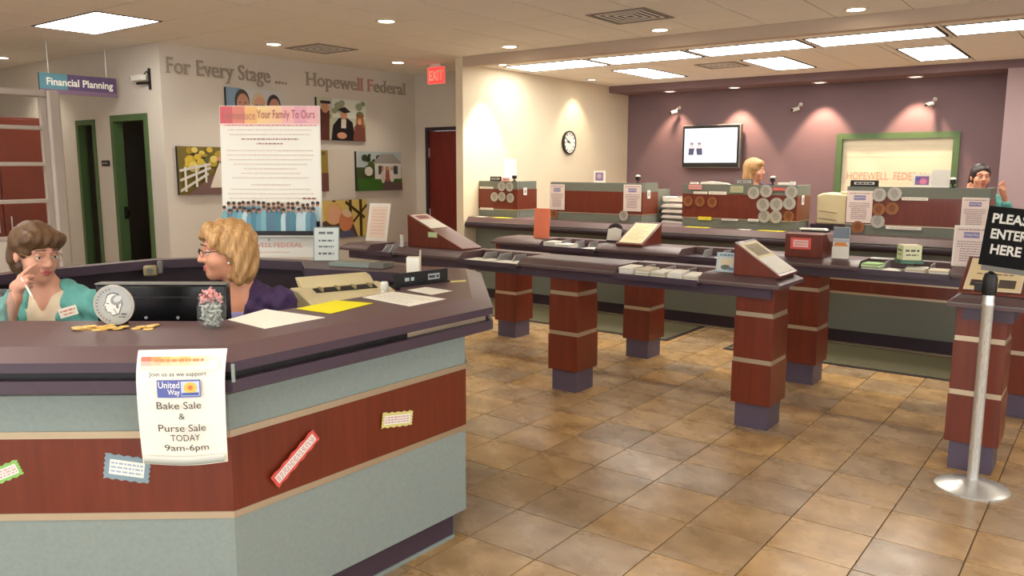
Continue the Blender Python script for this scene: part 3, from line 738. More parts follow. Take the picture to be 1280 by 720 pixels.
for k in range(14):
    a = k*2.4; q = .006+.0045*k**.8 if k < 13 else .0
    o = link('pink_candy', cp, None, None, (JAR[0]+min(q, .032)*math.cos(a), JAR[1]+min(q, .032)*math.sin(a), JAR[2]+(.125 if k < 3 else .112 if k < 7 else .100)), (r.uniform(0, 3), r.uniform(0, 3), r.uniform(0, 6)))
    tag(o, 'pink wrapped sweet heaped at the mouth of the glass jar', 'candy', 'pink sweets in the jar')
# large dime cut-out and gold chocolate coins
def arc_ticks(R, th):
    mb = MB()
    for k in range(13):
        a = rad(95+k*13); b = MB().box(R*.74, R*.88, -th*1.0, -th*.7, -R*.02, R*.02).xf(Matrix.Rotation(-a, 4, 'Y')); mb.add(b.v, b.f)
    return mb.v, mb.f
def coin_parts(t, R, m, th=.006, text=None, facing=0):
    part('disc', MB().lathe([(R, 0), (R, th), (R*.94, th), (R*.92, th*.72), (.001, th*.72)], 36).xf(Matrix.Rotation(rad(90), 4, 'X')), m, t)
    s_ = -1 if facing else 1
    prof = [(-.10, -.62), (.30, -.52), (.42, -.20), (.52, .05), (.50, .42), (.30, .66), (-.02, .72), (-.30, .60), (-.42, .36), (-.44, .20), (-.58, -.02), (-.47, -.06), (-.50, -.18), (-.44, -.26), (-.42, -.40), (-.20, -.42), (-.14, -.52)]
    part('portrait', MB().prism([(s_*x*R, y*R) for x, y in (prof if s_ > 0 else prof[::-1])], -th*1.15, -th*.7, 'y'), 'coin_shade' if m == 'coin_silver' else 'copper_shade', t)
    part('inscription', MB().add(*[q for q in [arc_ticks(R, th)]][0]), 'coin_shade' if m == 'coin_silver' else 'copper_shade', t)
t = thing('dime_cutout', 'oversized silver dime cut-out standing on the desk among gold coins', 'coin', (-2.752, 1.365, TOP), rad(37))
hold = MB().box(-.03, .03, .004, .03, 0, .02); part('stand', hold, 'black', t)
e = bpy.data.objects.new('face', None)
bpy.data.objects.remove(e)
d1 = part('disc', MB().lathe([(.070, 0), (.070, .006), (.066, .006), (.065, .0045), (.001, .0045)], 48).xf(Matrix.Translation((0, 0, .072)) @ Matrix.Rotation(rad(90), 4, 'X')), 'coin_silver', t)
p = Print(.0003); DK = S(96, 96, 96); LT = S(226, 226, 220)
p.oval(0, 0, .063, .063, S(176, 178, 174), 40)
pr = [(-.10, -.62), (.30, -.52), (.42, -.20), (.52, .05), (.50, .42), (.30, .66), (-.02, .72), (-.30, .60), (-.42, .36), (-.44, .20), (-.58, -.02), (-.47, -.06), (-.50, -.18), (-.44, -.26), (-.42, -.40), (-.20, -.42), (-.14, -.52)]
p.poly([(x*.062, y*.062) for x, y in pr], DK); p.poly([(x*.055-.0005, y*.056) for x, y in pr], LT)
p.oval(.012, .018, .022, .018, S(150, 150, 148), 14, .4); p.oval(.016, .022, .016, .010, S(206, 206, 202), 14, .5); p.oval(.014, -.004, .005, .008, S(130, 130, 128), 10)
p.oval(-.019, .006, .005, .002, DK, 8); p.line((-.03, -.016), (-.022, -.016), .002, DK); p.line((.0, -.012), (.012, -.03), .004, S(160, 160, 158))
for k in range(14):
    a = rad(100+k*12); c_, s_ = math.cos(a), math.sin(a); p.line((.052*c_, .052*s_), (.059*c_, .059*s_), .004, S(112, 112, 110))
p.fuzz(.028, .05, -.03, .006, DK, 2); p.fuzz(.02, .045, -.04, .005, DK, 3)
p.build('coin_relief', t, (0, -.0063, .072))
gc = mesh('gold_coin', MB().lathe([(.0165, 0), (.0165, .0022), (.0145, .0022), (.0138, .0016), (.001, .0016)], 18)); gc.materials.append(MATS['coin_gold'])
r = random.Random(11)
for k in range(26):
    u = r.uniform(-.125, .125); w = r.gauss(-.018, .03)
    if abs(w) > .06: w = -.01
    X = -2.715+DT[0]*u-DT[1]*w*.9+.02*0; Y = 1.348+DT[1]*u+DT[0]*w*.9
    if ((X+2.752)*.6-(Y-1.365)*.8) < -.012 and abs(u+.03) < .06: X += .03; Y -= .036
    o = link('gold_coin', gc, None, None, (X, Y, TOP+.0023*(k % 3)), (r.uniform(-.03, .03)*(k % 3), 0, r.uniform(0, 6)))
    tag(o, 'small gold coin scattered on the desk under the silver dime', 'coin', 'gold coins on the desk')
# security camera-like phone bracket on the inner back panel
t = thing('desk_phone_cradle', 'beige phone cradle hooked on the dark back panel of the desk', 'cradle', (-4.455, 2.44, .995), rad(62))
part('cradle_body', box(-.045, .03, -.03, .02, 0, .06), 'beige_dark', t, bevel=.012); part('cradle_hook', box(.03, .06, -.02, .02, .01, .085), 'grey_plastic', t, bevel=.008); part('dial', MB().tube((-.01, -.032, .03), (-.01, -.028, .03), .018), 'grey_plastic', t)

# ================================================================== PEDESTAL TABLES
ZS = .965
def slab(mb, x0, x1, y0, y1, z0=.905, zm=.928, z1=ZS, bev=.055, ends=(True, True)):
    a, b = (bev if ends[0] else 0), (bev if ends[1] else 0)
    lo = [(x0, y0), (x1, y0), (x1, y1), (x0, y1)]; hi = [(x0+a, y0+bev), (x1-b, y0+bev), (x1-b, y1-bev), (x0+a, y1-bev)]
    v = [(x, y, z0) for x, y in lo]+[(x, y, zm) for x, y in lo]+[(x, y, z1) for x, y in hi]
    return mb.add(v, [(3, 2, 1, 0)]+[(i, (i+1) % 4, 4+(i+1) % 4, 4+i) for i in range(4)]+[(4+i, 4+(i+1) % 4, 8+(i+1) % 4, 8+i) for i in range(4)]+[(8, 9, 10, 11)])
def post(parent, x, y, z_top=.905):
    b = bpy.data.objects.new('post', None); COL.objects.link(b); b.parent = parent; b.location = (x, y, 0)
    part('post_base', box(-.104, .104, -.115, .115, 0, .165), 'plum_base', b)
    part('post_block', box(-.126, .126, -.140, .140, .160, .420), 'cherry', b, bevel=.002)
    part('post_band', box(-.120, .120, -.134, .134, .420, .448), 'strip', b)
    part('post_block', box(-.122, .122, -.136, .136, .448, .712), 'cherry', b, bevel=.002)
    part('post_band', box(-.116, .116, -.130, .130, .712, .740), 'strip', b)
    part('post_block', box(-.118, .118, -.132, .132, .740, z_top), 'cherry', b, bevel=.002)
def table(name, label, y0, y1, segs, posts, ends=(True, True)):
    """segs: list of (x0,x1,'top'|'tray'); everything in metres, table origin at its first post"""
    yc = (y0+y1)/2; ox = posts[0]
    t = thing(name, label, 'table', (ox, yc, 0), 0, 'pedestal writing tables')
    a, b = y0-yc, y1-yc; X0, X1 = segs[0][0]-ox, segs[-1][1]-ox
    part('apron', box(X0+.07, X1-.07, a+.05, b-.05, .835, .906), 'plum', t)
    for k, (x0, x1, kind) in enumerate(segs):
        x0 -= ox; x1 -= ox
        if kind == 'top':
            part('table_top', slab(MB(), x0, x1, a, b, ends=(k == 0, k == len(segs)-1)), 'plum_top', t)
            part('highlight_line', box(x0, x1, a-.002, a+.001, .922, .929), 'grey_plastic', t)  # thin grey strip: highlight along the table edge put in as colour
        else:
            part('tray_floor', box(x0, x1, a-.02, b-.12, .893, .905), 'plum_dark', t)
            part('tray_lip', box(x0, x1, a-.026, a-.018, .885, .922), 'plum', t)
            part('tray_back', slab(MB(), x0, x1, b-.14, b, bev=.02, ends=(False, False)), 'plum_top', t)
            nd = 4
            for q in range(1, nd): xx = x0+(x1-x0)*q/nd; part('divider', MB().prism([(a+.10, .905), (b-.14, .905), (b-.14, .962), (a+.16, .962)], xx-.003, xx+.003, 'x'), 'steel', t)
    for p in posts: post(t, p-ox, 0)
    return t
R1 = (4.70, 5.14); R2 = (5.96, 6.40)
table('writing_table', 'long plum topped writing table on cherry posts before the teller mats', *R1, [(-5.45, -5.10, 'top'), (-5.10, -4.78, 'tray'), (-4.78, -4.07, 'top'), (-4.07, -3.50, 'tray'), (-3.50, -2.69, 'top'), (-2.69, -2.09, 'tray'), (-2.09, -1.58, 'top')], [-4.57, -3.155, -1.757])
table('writing_table', 'long plum topped writing table standing nearest the teller counter', *R2, [(-4.76, -4.20, 'top'), (-4.20, -3.61, 'tray'), (-3.61, -2.83, 'top'), (-2.83, -2.20, 'tray'), (-2.20, -1.46, 'top'), (-1.46, -.88, 'tray'), (-.88, -.25, 'top')], [-4.65, -3.24, -1.86, -.41])
table('writing_table', 'single post writing stand behind the silver stanchion', *R1, [(-.70, -.33, 'top')], [-.547])

def wedge(label, loc, w, d, h, face, sheetdef=None, side_label=None, flat=0.):
    """slant-top wooden display; slope rises away from local -Y; w along x"""
    rz = {'-y': 0, '+x': rad(90)}[face]
    t = thing('slant_display', label, 'display stand', loc, rz, 'slanted wooden displays')
    part('case', MB().prism([(-d/2, 0), (d/2, 0), (d/2, h), (d/2-flat, h), (-d/2, .012)], -w/2, w/2, 'x'), 'cherry', t, bevel=.003)
    L = math.hypot(d-flat, h-.012); ang = math.atan2(h-.012, d-flat)
    e = part('notice_sheet', box(-w/2+.02, w/2-.02, .02, L-.02, .0006, .003), 'paper', t, (0, -d/2, .012), (ang, 0, 0))
    if sheetdef:
        P = Print(.0003); sheetdef(P, w-.05, L-.05)
        P.build('notice_print', e, (0, .025, .0032), warp=lambda q: (q[0], q[2], -q[1]))
    return t
def sd_text(P, w, h, bg=S(250, 238, 196), col=S(140, 110, 90)):
    P.rect(-w/2, w/2, 0, h, bg)
    for k in range(8): P.fuzz(-w*.4, w*.4-(k % 3)*w*.15, h*(.88-k*.1), h*.022, col, k)
wedge('slanted cherry display with two sheets at the end of the table near the stanchion gap', (-1.745, 4.925, ZS+.001), .33, .29, .20, '+x',
      lambda P, w, h: (P.rect(-w/2, w/2, h*.5, h, S(240, 224, 170)), P.rect(-w*.4, w*.4, h*.56, h*.94, S(196, 176, 120)), [P.fuzz(-w*.36, w*.36, h*(.9-.05*k), h*.03, S(120, 100, 60), k) for k in range(7)]))
wedge('cherry slant display with yellow sheet behind the enter here sign', (-.515, 4.93, ZS+.001), .30, .30, .17, '-y',
      lambda P, w, h: (P.rect(-w/2, w/2, 0, h, S(252, 230, 180)), P.rect(-w*.42, -w*.2, h*.1, h*.3, S(70, 60, 56)), P.line((-w*.2, h*.25), (w*.3, h*.12), .008, S(60, 52, 50)), P.rect(w*.1, w*.4, h*.08, h*.34, S(96, 84, 76)), P.fuzz(-w*.3, w*.3, h*.66, h*.05, S(150, 120, 100), 13), P.fuzz(-w*.35, w*.35, h*.5, h*.03, S(120, 100, 90), 2)))
wedge('cherry slant display with cream sheet on the table by the tellers', (-3.31, 6.18, ZS+.001), .26, .34, .175, '-y', lambda P, w, h: sd_text(P, w, h, S(254, 240, 190), S(210, 180, 140)))
t = wedge('big cherry slant display with green label near the red door', (-4.44, 4.95, ZS+.001), .24, .60, .26, '+x',
      lambda P, w, h: (P.rect(-w/2, w/2, h*.62, h*.98, S(236, 196, 190)), P.rect(-w*.36, w*.36, h*.67, h*.93, S(176, 124, 120)), [P.fuzz(-w*.3, w*.3, h*(.9-.06*k), h*.025, S(120, 80, 80), k) for k in range(4)]))
for ch in t.children:
    if ch.name.startswith('notice_sheet'): ch.scale = (1, .42, 1); ch.location = (0, .045, .155); 
p = Print(.0004); p.rect(-.05, .05, -.022, .022, S(198, 220, 160)); p.rect(-.042, .042, -.014, .014, S(214, 232, 186)); p.build('green_label', t, (-.1205, .02, .11), (0, 0, rad(-90)))
t = thing('slant_display', 'cherry display box seen from behind with red edged card on its back', 'display stand', (-1.865, 6.18, ZS+.001), 0, 'slanted wooden displays')
part('case', MB().prism([(-.16, 0), (.16, 0), (.16, .02), (-.06, .17), (-.16, .17)], -.135, .135, 'x'), 'cherry', t, bevel=.003)
p = Print(.0004); p.rect(-.075, .075, -.042, .042, S(236, 100, 92)); p.rect(-.055, .055, -.026, .026, S(250, 206, 200)); p.fuzz(-.045, .045, .01, .008, S(226, 140, 130), 1); p.fuzz(-.045, .045, -.01, .008, S(226, 140, 130), 2)
p.build('red_card', t, (-.02, -.1605, .10))

# brochures, envelopes and cards lying in the trays
r = random.Random(21)
broch = {}
def brochure(x, y, z, w, d, h, tilt, rz, m, label, group):
    t = thing('brochure_stack', label, 'brochures', (x, y, z), rz, group); t.rotation_euler = (tilt, 0, rz)
    n_ = max(2, int(h/.010))
    for k in range(n_): part('leaflet', box(-w/2+r.uniform(-.004, .004), w/2+r.uniform(-.004, .004), -d/2, d/2, h*k/n_, h*(k+1)/n_-.0008), m if k % 2 == 0 else 'paper', t)
for k, (x, m, h, lab) in enumerate(((-2.62, 'paper', .055, 'thick white stack of slips at the tray corner of the table with posts'), (-2.50, 'cream_paint', .05, 'curling cream deposit slips in the table tray'), (-2.38, 'beige_plastic', .045, 'beige slips heaped in the middle of the table tray'), (-2.27, 'paper', .048, 'white deposit slips lying crooked in the table tray'), (-2.16, 'cream_paint', .04, 'low cream slips beside the slanted display'))):
    brochure(x, 4.80, .906, .10, .15, h, rad(3), r.uniform(-.12, .12), m, lab, 'slips in the tray')
for k, (x, m, h, lab) in enumerate(((-3.98, 'white_plastic', .012, 'pale slips lying flat in the tray near the desk end'), (-3.84, 'edge_yellow', .014, 'yellowish slips lying flat in the table tray'), (-3.70, 'paper', .012, 'white sheets spread in the table tray'), (-3.57, 'edge_yellow', .016, 'tan envelopes at the edge of the table tray'))):
    brochure(x, 4.79, .906, .11, .16, h, 0, r.uniform(-.2, .2), m, lab, 'slips in the tray')
for k, (x, m, h, lab) in enumerate(((-4.11, 'white_plastic', .05, 'white slip stack in the far table tray by the orange sign'), (-3.96, 'paper', .035, 'white leaflets lying in the far table tray'), (-3.71, 'edge_green', .012, 'green slips lying in the far table tray'), (-2.48, 'cream_paint', .014, 'cream slips in the far tray beyond the slanted display'))):
    brochure(x, 6.06, .906, .12, .15, h, 0, r.uniform(-.1, .1), m, lab, 'slips in the far trays')
for k, (x, m, h, lab) in enumerate(((-1.38, 'edge_green', .05, 'green card pile in the tray near the cube'), (-1.25, 'white_plastic', .014, 'pale flat slips in the tray beside the green cards'), (-1.10, 'beige_plastic', .040, 'beige envelopes in the tray under the cube'), (-.96, 'cream_paint', .035, 'cream envelopes at the tray corner near the paper stand'))):
    brochure(x, 6.05, .906, .12, .15, h, 0, r.uniform(-.1, .1), m, lab, 'slips in the far trays')
# signs standing on the tables
t = thing('standing_sign', 'tall orange sheet standing on the far table', 'sign', (-4.33, 6.18, ZS), rad(4))
part('sheet', MB().prism([(-.085, 0), (.085, 0), (.085, .275), (-.085, .275)], -.002, .002, 'y').xf(Matrix.Rotation(rad(-4), 4, 'X')), 'orange_paper', t); part('stand', box(-.085, .085, -.01, .07, 0, .004), 'glass', t)
p = Print(); [p.fuzz(-.06, .05, .225-k*.04, .006, S(250, 150, 116), k) for k in range(4)]; p.build('sheet_print', t, (0, -.0025, 0), (rad(-4), 0, 0))
t = thing('standing_sign', 'small round topped white card holder on the far table', 'sign', (-3.56, 6.18, ZS), rad(6))
prof = [(-.07, 0), (.07, 0), (.07, .12)]+[(.07*math.cos(a), .12+.055*math.sin(a)) for a in np.linspace(.3, math.pi-.3, 7)]+[(-.07, .12)]
part('holder', MB().prism(prof, 0, .006, 'y').xf(Matrix.Rotation(rad(-18), 4, 'X')), 'plum_dark', t)
part('card', MB().prism([(-.066, .02), (.066, .02), (.066, .12), (0, .138), (-.066, .12)], -.002, -.0005, 'y').xf(Matrix.Rotation(rad(-18), 4, 'X')), 'paper', t); part('foot', box(-.06, .06, -.03, .06, 0, .006), 'plum_dark', t)
t = thing('standing_sign', 'tall cream sheet leaning back on the table near the photo wall', 'sign', (-5.30, 5.0, ZS), rad(18))
part('sheet', MB().prism([(-.105, 0), (.105, 0), (.105, .345), (-.105, .345)], 0, .004, 'y').xf(Matrix.Rotation(rad(-16), 4, 'X')), 'paper', t); part('stand', MB().tube((0, .07, .2), (0, .13, .003), .006), 'plum_dark', t)
p = Print(); p.rect(-.08, .08, .03, .315, S(250, 226, 204)); [p.fuzz(-.065, .065, .28-k*.03, .006, S(226, 186, 166), k) for k in range(8)]; p.build('sheet_print', t, (0, -.001, 0), (rad(-16), 0, 0))
t = thing('pen_cup', 'narrow pale pen holder beside the big slant display', 'pen holder', (-4.83, 4.83, ZS+.0)); t.location = (-4.745, 4.765, .966)
part('cup', MB().lathe([(.016, 0), (.016, .10), (.013, .10), (.013, .02)], 14, caps=(True, True)), 'white_plastic', t); part('pen', MB().tube((.0, 0, .03), (.004, .002, .13), .004), 'edge_red', t)
t = thing('standing_sign', 'teal bordered leaflet with a pale picture standing by the slanted display', 'sign', (-1.985, 4.86, ZS), rad(8))
part('board', MB().prism([(-.06, 0), (.06, 0), (.06, .125), (-.06, .125)], 0, .003, 'y').xf(Matrix.Rotation(rad(-14), 4, 'X')), 'paper', t); part('stand', box(-.05, .05, .0, .05, 0, .003), 'glass', t)
p = Print(); p.rect(-.06, .06, 0, .125, S(190, 214, 224)); p.rect(-.05, .05, .012, .095, S(226, 228, 214)); p.oval(.004, .06, .034, .024, S(240, 226, 186)); p.oval(0, .03, .03, .016, S(110, 120, 116)); p.fuzz(-.04, .04, .108, .010, S(96, 130, 150), 3); p.rect(.02, .05, .012, .03, S(110, 150, 180))
p.build('leaflet_print', t, (0, -.0005, 0), (rad(-14), 0, 0))
t = thing('brochure_holder', 'clear brochure holder with blue and orange leaflets beside the red carded display', 'holder', (-1.625, 6.12, ZS), rad(6))
part('pocket', box(-.058, .058, -.02, -.016, 0, .085), 'paper', t); part('leaflets', MB().prism([(-.055, .0), (.055, .0), (.055, .225), (-.055, .225)], -.012, .012, 'y'), 'white_plastic', t); part('back', box(-.06, .06, .014, .02, 0, .235), 'glass', t)
p = Print(); p.rect(-.055, .055, .145, .225, S(126, 140, 152)); p.rect(-.055, .055, .12, .14, S(190, 196, 200)); p.poly([(-.05, .09), (.05, .09), (.03, .118), (-.04, .118)], S(232, 150, 70)); p.build('leaflet_print', t, (0, -.0122, 0))
t = thing('paper_cube', 'cream and green lettered cube on a green base on the far table', 'cube', (-1.17, 6.13, ZS), rad(28))
part('base', box(-.075, .075, -.075, .075, 0, .022), 'green_glass', t); part('cube_body', box(-.062, .062, -.062, .062, .023, .125), 'cream_paint', t, bevel=.002)
p = Print(); p.rect(-.061, .061, -.05, .05, S(232, 232, 190)); p.fuzz(-.045, .045, .015, .014, S(90, 96, 80), 11); p.fuzz(-.04, .04, -.015, .010, S(120, 126, 100), 2); p.build('front_print', t, (0, -.0622, .074))
p = Print(); p.rect(-.061, .061, -.05, .05, S(214, 226, 176)); p.fuzz(-.045, .045, .015, .014, S(90, 96, 80), 12); p.fuzz(-.04, .04, -.015, .010, S(120, 126, 100), 5); p.build('side_print', t, (-.0622, 0, .074), (0, 0, rad(-90)))
t = thing('chrome_pen_tray', 'thin chrome pen lying along the far table beside the cube', 'pen', (-1.34, 6.22, ZS+.006), rad(8)); part('barrel', MB().tube((-.10, 0, 0), (.10, 0, 0), .006), 'steel', t); part('tip', MB().tube((.10, 0, 0), (.125, 0, 0), .005, .001), 'steel', t)
def flyer_print(P, w, h, seed=0):
    P.rect(-w/2, w/2, 0, h, S(238, 220, 212)); P.fuzz(-w*.42, w*.42, h*.93, h*.025, S(150, 110, 120), seed)
    P.rect(-w*.24, w*.24, h*.72, h*.87, S(140, 132, 176)); P.text('United Way', -w*.22, w*.22, h*.76, h*.83, WHITE)
    for k in range(9): P.fuzz(-w*(.42 if k < 3 else .32), w*(.42 if k < 3 else .3), h*(.62-.062*k), h*.022, S(150, 124, 128), seed+k)
t = thing('acrylic_stand', 'clear slanted stand with a printed flyer on the far table behind the enter here sign', 'sign', (-.80, 6.12, ZS), rad(4))
part('panel', MB().prism([(-.105, 0), (.105, 0), (.105, .275), (-.105, .275)], 0, .004, 'y').xf(Matrix.Rotation(rad(-10), 4, 'X')), 'paper', t); part('foot', box(-.105, .105, 0, .09, 0, .004), 'glass', t)
p = Print(); flyer_print(p, .19, .26, 5); p.build('flyer_print', t, (0, -.0005, .006), (rad(-10), 0, 0))

# ---- stanchion with sign
st = thing('stanchion_post', 'brushed steel stanchion with black belt head and domed base', 'stanchion', (-.498, 4.56, 0))
part('base', MB().lathe([(.172, 0), (.172, .008), (.15, .018), (.09, .034), (.045, .045), (.03, .052)], 48), 'steel', st)
part('pole', MB().lathe([(.026, .045), (.026, .94), (.028, .945), (.028, .96), (.026, .965), (.026, 1.02)], 28), 'steel', st)
part('belt_head', MB().lathe([(.030, 1.0), (.033, 1.01), (.033, 1.08), (.026, 1.105), (.01, 1.115)], 28), 'black', st)
part('belt_clip', box(-.065, -.028, -.012, .012, 1.015, 1.055), 'black', st, bevel=.003)
part('sign_socket', MB().tube((0, 0, 1.11), (0, 0, 1.135), .008), 'black', st)
sg = part('sign_bracket', box(-.085, .115, -.008, .008, 0, .025), 'grey_plastic', st, (.04, 0, 1.115), (0, rad(5), 0))
sp = part('sign_panel', box(-.10, .135, -.006, .006, .025, .315), 'sign_black', st, (.04, 0, 1.115), (0, rad(5), 0))
p = Print(.0005)
for s_, u0, u1, v in (('PLEASE', -.075, .105, .205), ('ENTER', -.07, .085, .13), ('HERE', -.06, .07, .055)): p.text(s_, u0, u1, v, v+.048, S(226, 224, 216), .03)
p.build('sign_lettering', sp, (0, -.0062, .03))

# ================================================================== TELLER LINE
tc = thing('teller_counter', 'long teller counter with plum top, grey front and cherry band along the far side', 'counter', (-3.4, 7.9, 0))
tl = lambda mb: mb.xf(Matrix.Translation((3.4, -7.9, 0)))
TXR = .9
part('counter_top', tl(slab(MB(), -6.395, TXR, 7.52, 8.12, .895, .955, 1.02, .05, (False, True))), 'plum_top', tc)
part('top_edge', tl(MB().box(-6.395, TXR, 7.512, 7.521, .958, .966)), 'grey_plastic', tc)  # grey strip paints the highlight along the counter front
part('nose_rail', tl(MB().tube((-6.395, 7.535, .925), (TXR, 7.535, .925), .036, n=14)), 'plum_dark', tc)
part('upper_panel', tl(box(-6.395, TXR, 7.72, 7.74, .615, .895)), 'grey_teller', tc)
part('metal_strip', tl(box(-6.395, TXR, 7.714, 7.74, .597, .615)), 'strip', tc)
part('wood_panel', tl(box(-6.395, TXR, 7.716, 7.74, .490, .597)), 'cherry', tc)
part('metal_strip', tl(box(-6.395, TXR, 7.714, 7.74, .470, .490)), 'strip', tc)
part('lower_panel', tl(box(-6.395, TXR, 7.72, 7.74, .132, .470)), 'grey_teller', tc)
part('kick_plate', tl(box(-6.395, TXR, 7.76, 7.79, .012, .132)), 'plum_dark', tc)
part('kick_trim', tl(box(-6.395, TXR, 7.722, 7.79, 0, .012)), 'strip', tc)
part('end_panel', tl(box(TXR-.03, TXR-.001, 7.745, 8.6, 0, .89)), 'grey_teller', tc)
part('back_worktop', tl(box(-6.395, TXR, 8.125, 8.60, .80, .83)), 'plum_top', tc)
part('back_cabinet', tl(box(-6.395, TXR, 8.16, 8.20, 0, .80)), 'grey_teller', tc)
def screen(x0, x1, label, ret=.34, tail=False):
    t = thing('teller_screen', label, 'screen', ((x0+x1)/2, 7.795, 1.02), 0, 'teller privacy screens'); h = (x1-x0)/2
    def bands(n_, a, b, c, d):
        for nm, z0, z1, m, e in (('base_rail', 0, .085, 'grey_teller', 0), ('silver_strip', .085, .095, 'strip', .003), ('wood_panel', .095, .335, 'cherry', .004), ('top_rail', .335, .431, 'grey_teller', 0)):
            part(nm, box(a-e, b+e, c-e, d+e, z0, z1), m, t)
    bands('front', -h, h, -.022, .022)
    if ret: bands('return', h-.044, h, .03, .03+ret)
    if tail: part('low_wing', box(h-.04, h+.0, .03+ret+.005, .03+ret+.30, 0, .36), 'grey_teller', t)
screen(-6.390, -5.80, 'teller screen with five silver coins beside the cream wall')
screen(-5.32, -4.13, 'teller screen flanked by two printed flyers', .30, True)
screen(-3.66, -2.49, 'teller screen covered with rows of copper and silver coins')
screen(-2.04, -.90, 'teller screen in front of the shaded window and smiling teller', .30)
# giant coin cut-outs stuck to the screens
def big_coin(x, z, R, m, label, grp, y=7.766, facing=0):
    t = thing('coin_cutout', label, 'coin', (x, y, z), 0, grp); coin_parts(t, R, m, .004, facing=facing); return t
COIN_L = ['upper coin near the cream wall on the five coin screen', 'upper coin beside the switch plate on the five coin screen', 'lower coin nearest the cream wall on the five coin screen', 'middle lower coin on the five coin screen', 'last lower coin on the five coin screen', 'single coin below the flyer near the paper trays',
    'top row coin nearest the green paper square', 'top row coin under the tiny counter camera', 'top row coin past the red paper strip', 'big second row coin nearest the pennies', 'big second row coin in the middle of the cluster', 'second row coin beside the switch plate', 'bottom row coin nearest the pennies', 'bottom row coin touching the copper penny',
    'top coin beside the flyer on the window screen', 'top coin beside the long white strip on the window screen', 'lowest coin under the two pennies on the window screen']
PENNY_L = ['penny at the foot of the flyer beside the phone', 'first penny at the free end of the coin screen row', 'middle penny of the row of three', 'last penny of the row of three', 'penny at the bottom of the silver cluster', 'penny beside the flyer on the window screen', 'penny overlapping its twin on the window screen', 'penny resting on the counter below the flyer']
def wear(x): return 'on the screen by the cream wall' if x < -5.5 else 'on the flyer flanked screen' if x < -4 else 'on the crowded coin screen' if x < -2.4 else 'on the screen before the shaded window'
for k, (x, z) in enumerate([(-6.031, 1.389), (-5.906, 1.386), (-6.142, 1.261), (-6.022, 1.266), (-5.900, 1.253), (-4.344, 1.10), (-2.912, 1.374), (-2.786, 1.392), (-2.545, 1.388), (-2.811, 1.262), (-2.682, 1.268), (-2.556, 1.281), (-2.795, 1.149), (-2.68, 1.149), (-1.763, 1.379), (-1.635, 1.389), (-1.762, 1.144)]):
    R = .056 if x < -4 else .060
    if k in (9, 10): R = .064
    big_coin(x, z, R, 'coin_silver', 'oversized silver cut-out, ' + COIN_L[k], 'silver coin cut-outs', facing=k % 2, y=7.7655-.006*(k % 2))
for k, (x, z) in enumerate([(-5.262, 1.085), (-3.596, 1.276), (-3.47, 1.276), (-3.333, 1.272), (-2.558, 1.160), (-1.758, 1.251), (-1.650, 1.261), (-1.925, 1.085)]):
    big_coin(x, z, .055 if x > -2 else .052, 'coin_copper', 'oversized copper cut-out, ' + PENNY_L[k], 'copper coin cut-outs', facing=0, y=7.7655-.006*(k % 2))
# flyers and strips on the screens
for k, (x0, x1, z0, z1, lab) in enumerate(((-5.325, -5.120, 1.135, 1.425, 'printed flyer at the end of the screen beside the phone'), (-4.355, -4.140, 1.150, 1.435, 'printed flyer at the corner of the screen above a silver coin'), (-2.035, -1.815, 1.125, 1.412, 'printed flyer beside the beige printer and copper pennies'), (-1.105, -.905, 1.115, 1.372, 'printed flyer on the screen behind the enter here sign'))):
    t = thing('printed_flyer', lab, 'flyer', ((x0+x1)/2, 7.7655, z0), 0, 'flyers on the teller screens'); w = x1-x0; h = z1-z0
    part('sheet', box(-w/2, w/2, -.0015, 0, 0, h), 'paper', t); p = Print(.0003); flyer_print(p, w*.96, h*.97, 30+k*7); p.build('flyer_print', t, (0, -.0017, h*.015))
mat('card_pink', S(240, 160, 156), .6, amt=.05); mat('card_green', S(176, 186, 140), .6, amt=.05)
for x0, x1, z0, z1, m, lab in ((-3.598, -3.455, 1.396, 1.445, 'card_pink', 'pink paper strip above the copper pennies'), (-3.542, -3.393, 1.352, 1.376, 'paper', 'short white paper strip above the copper pennies'), (-3.377, -3.189, 1.350, 1.380, 'paper', 'longer white paper strip on the coin screen'),
        (-3.152, -3.017, 1.372, 1.440, 'card_green', 'green paper square on the coin screen'), (-2.725, -2.600, 1.400, 1.428, 'edge_red', 'red paper strip among the silver coins'), (-6.37, -6.16, 1.358, 1.381, 'paper', 'white paper strip on the screen by the cream wall'),
        (-1.58, -1.366, 1.337, 1.364, 'paper', 'white paper strip on the screen before the shaded window'), (-6.365, -6.16, 1.10, 1.125, 'paper', 'white slip at the foot of the screen by the cream wall'), (-3.48, -3.34, 1.090, 1.122, 'yellow_paper', 'yellow slip at the foot of the coin screen'), (-3.23, -3.06, 1.094, 1.112, 'paper', 'white slip at the foot of the coin screen'), (-2.957, -2.85, 1.096, 1.120, 'paper', 'white slip beside the lowest silver coins'),
        (-1.69, -1.40, 1.080, 1.105, 'paper', 'long white slip at the foot of the screen before the shaded window')):
    t = thing('paper_strip', lab, 'paper', ((x0+x1)/2, 7.7652, z0), 0, 'paper strips on the teller screens'); w, h = (x1-x0)/2, z1-z0
    part('strip_sheet', box(-w, w, -.0015, 0, 0, h), m, t); p = Print(.0003); p.fuzz(-w*.8, w*.8, h/2, h*.25, S(190, 160, 150), int(z0*999)); p.build('strip_print', t, (0, -.0016, 0))
for x, y, z, lab in ((-5.795, 7.92, 1.33, 'white switch plate beside the five silver coins'), (-4.125, 7.90, 1.33, 'white switch plate around the corner from the flyer by the paper trays'), (-2.485, 7.92, 1.31, 'white switch plate at the corner of the crowded coin screen')):
    t = thing('switch_plate', lab, 'switch', (x+.001, y, z), rad(90), 'switch plates'); part('plate', box(-.035, .035, -.005, 0, -.045, .045), 'white_plastic', t, bevel=.002); part('rocker', box(-.012, .012, -.008, -.005, -.02, .02), 'grey_lam', t)
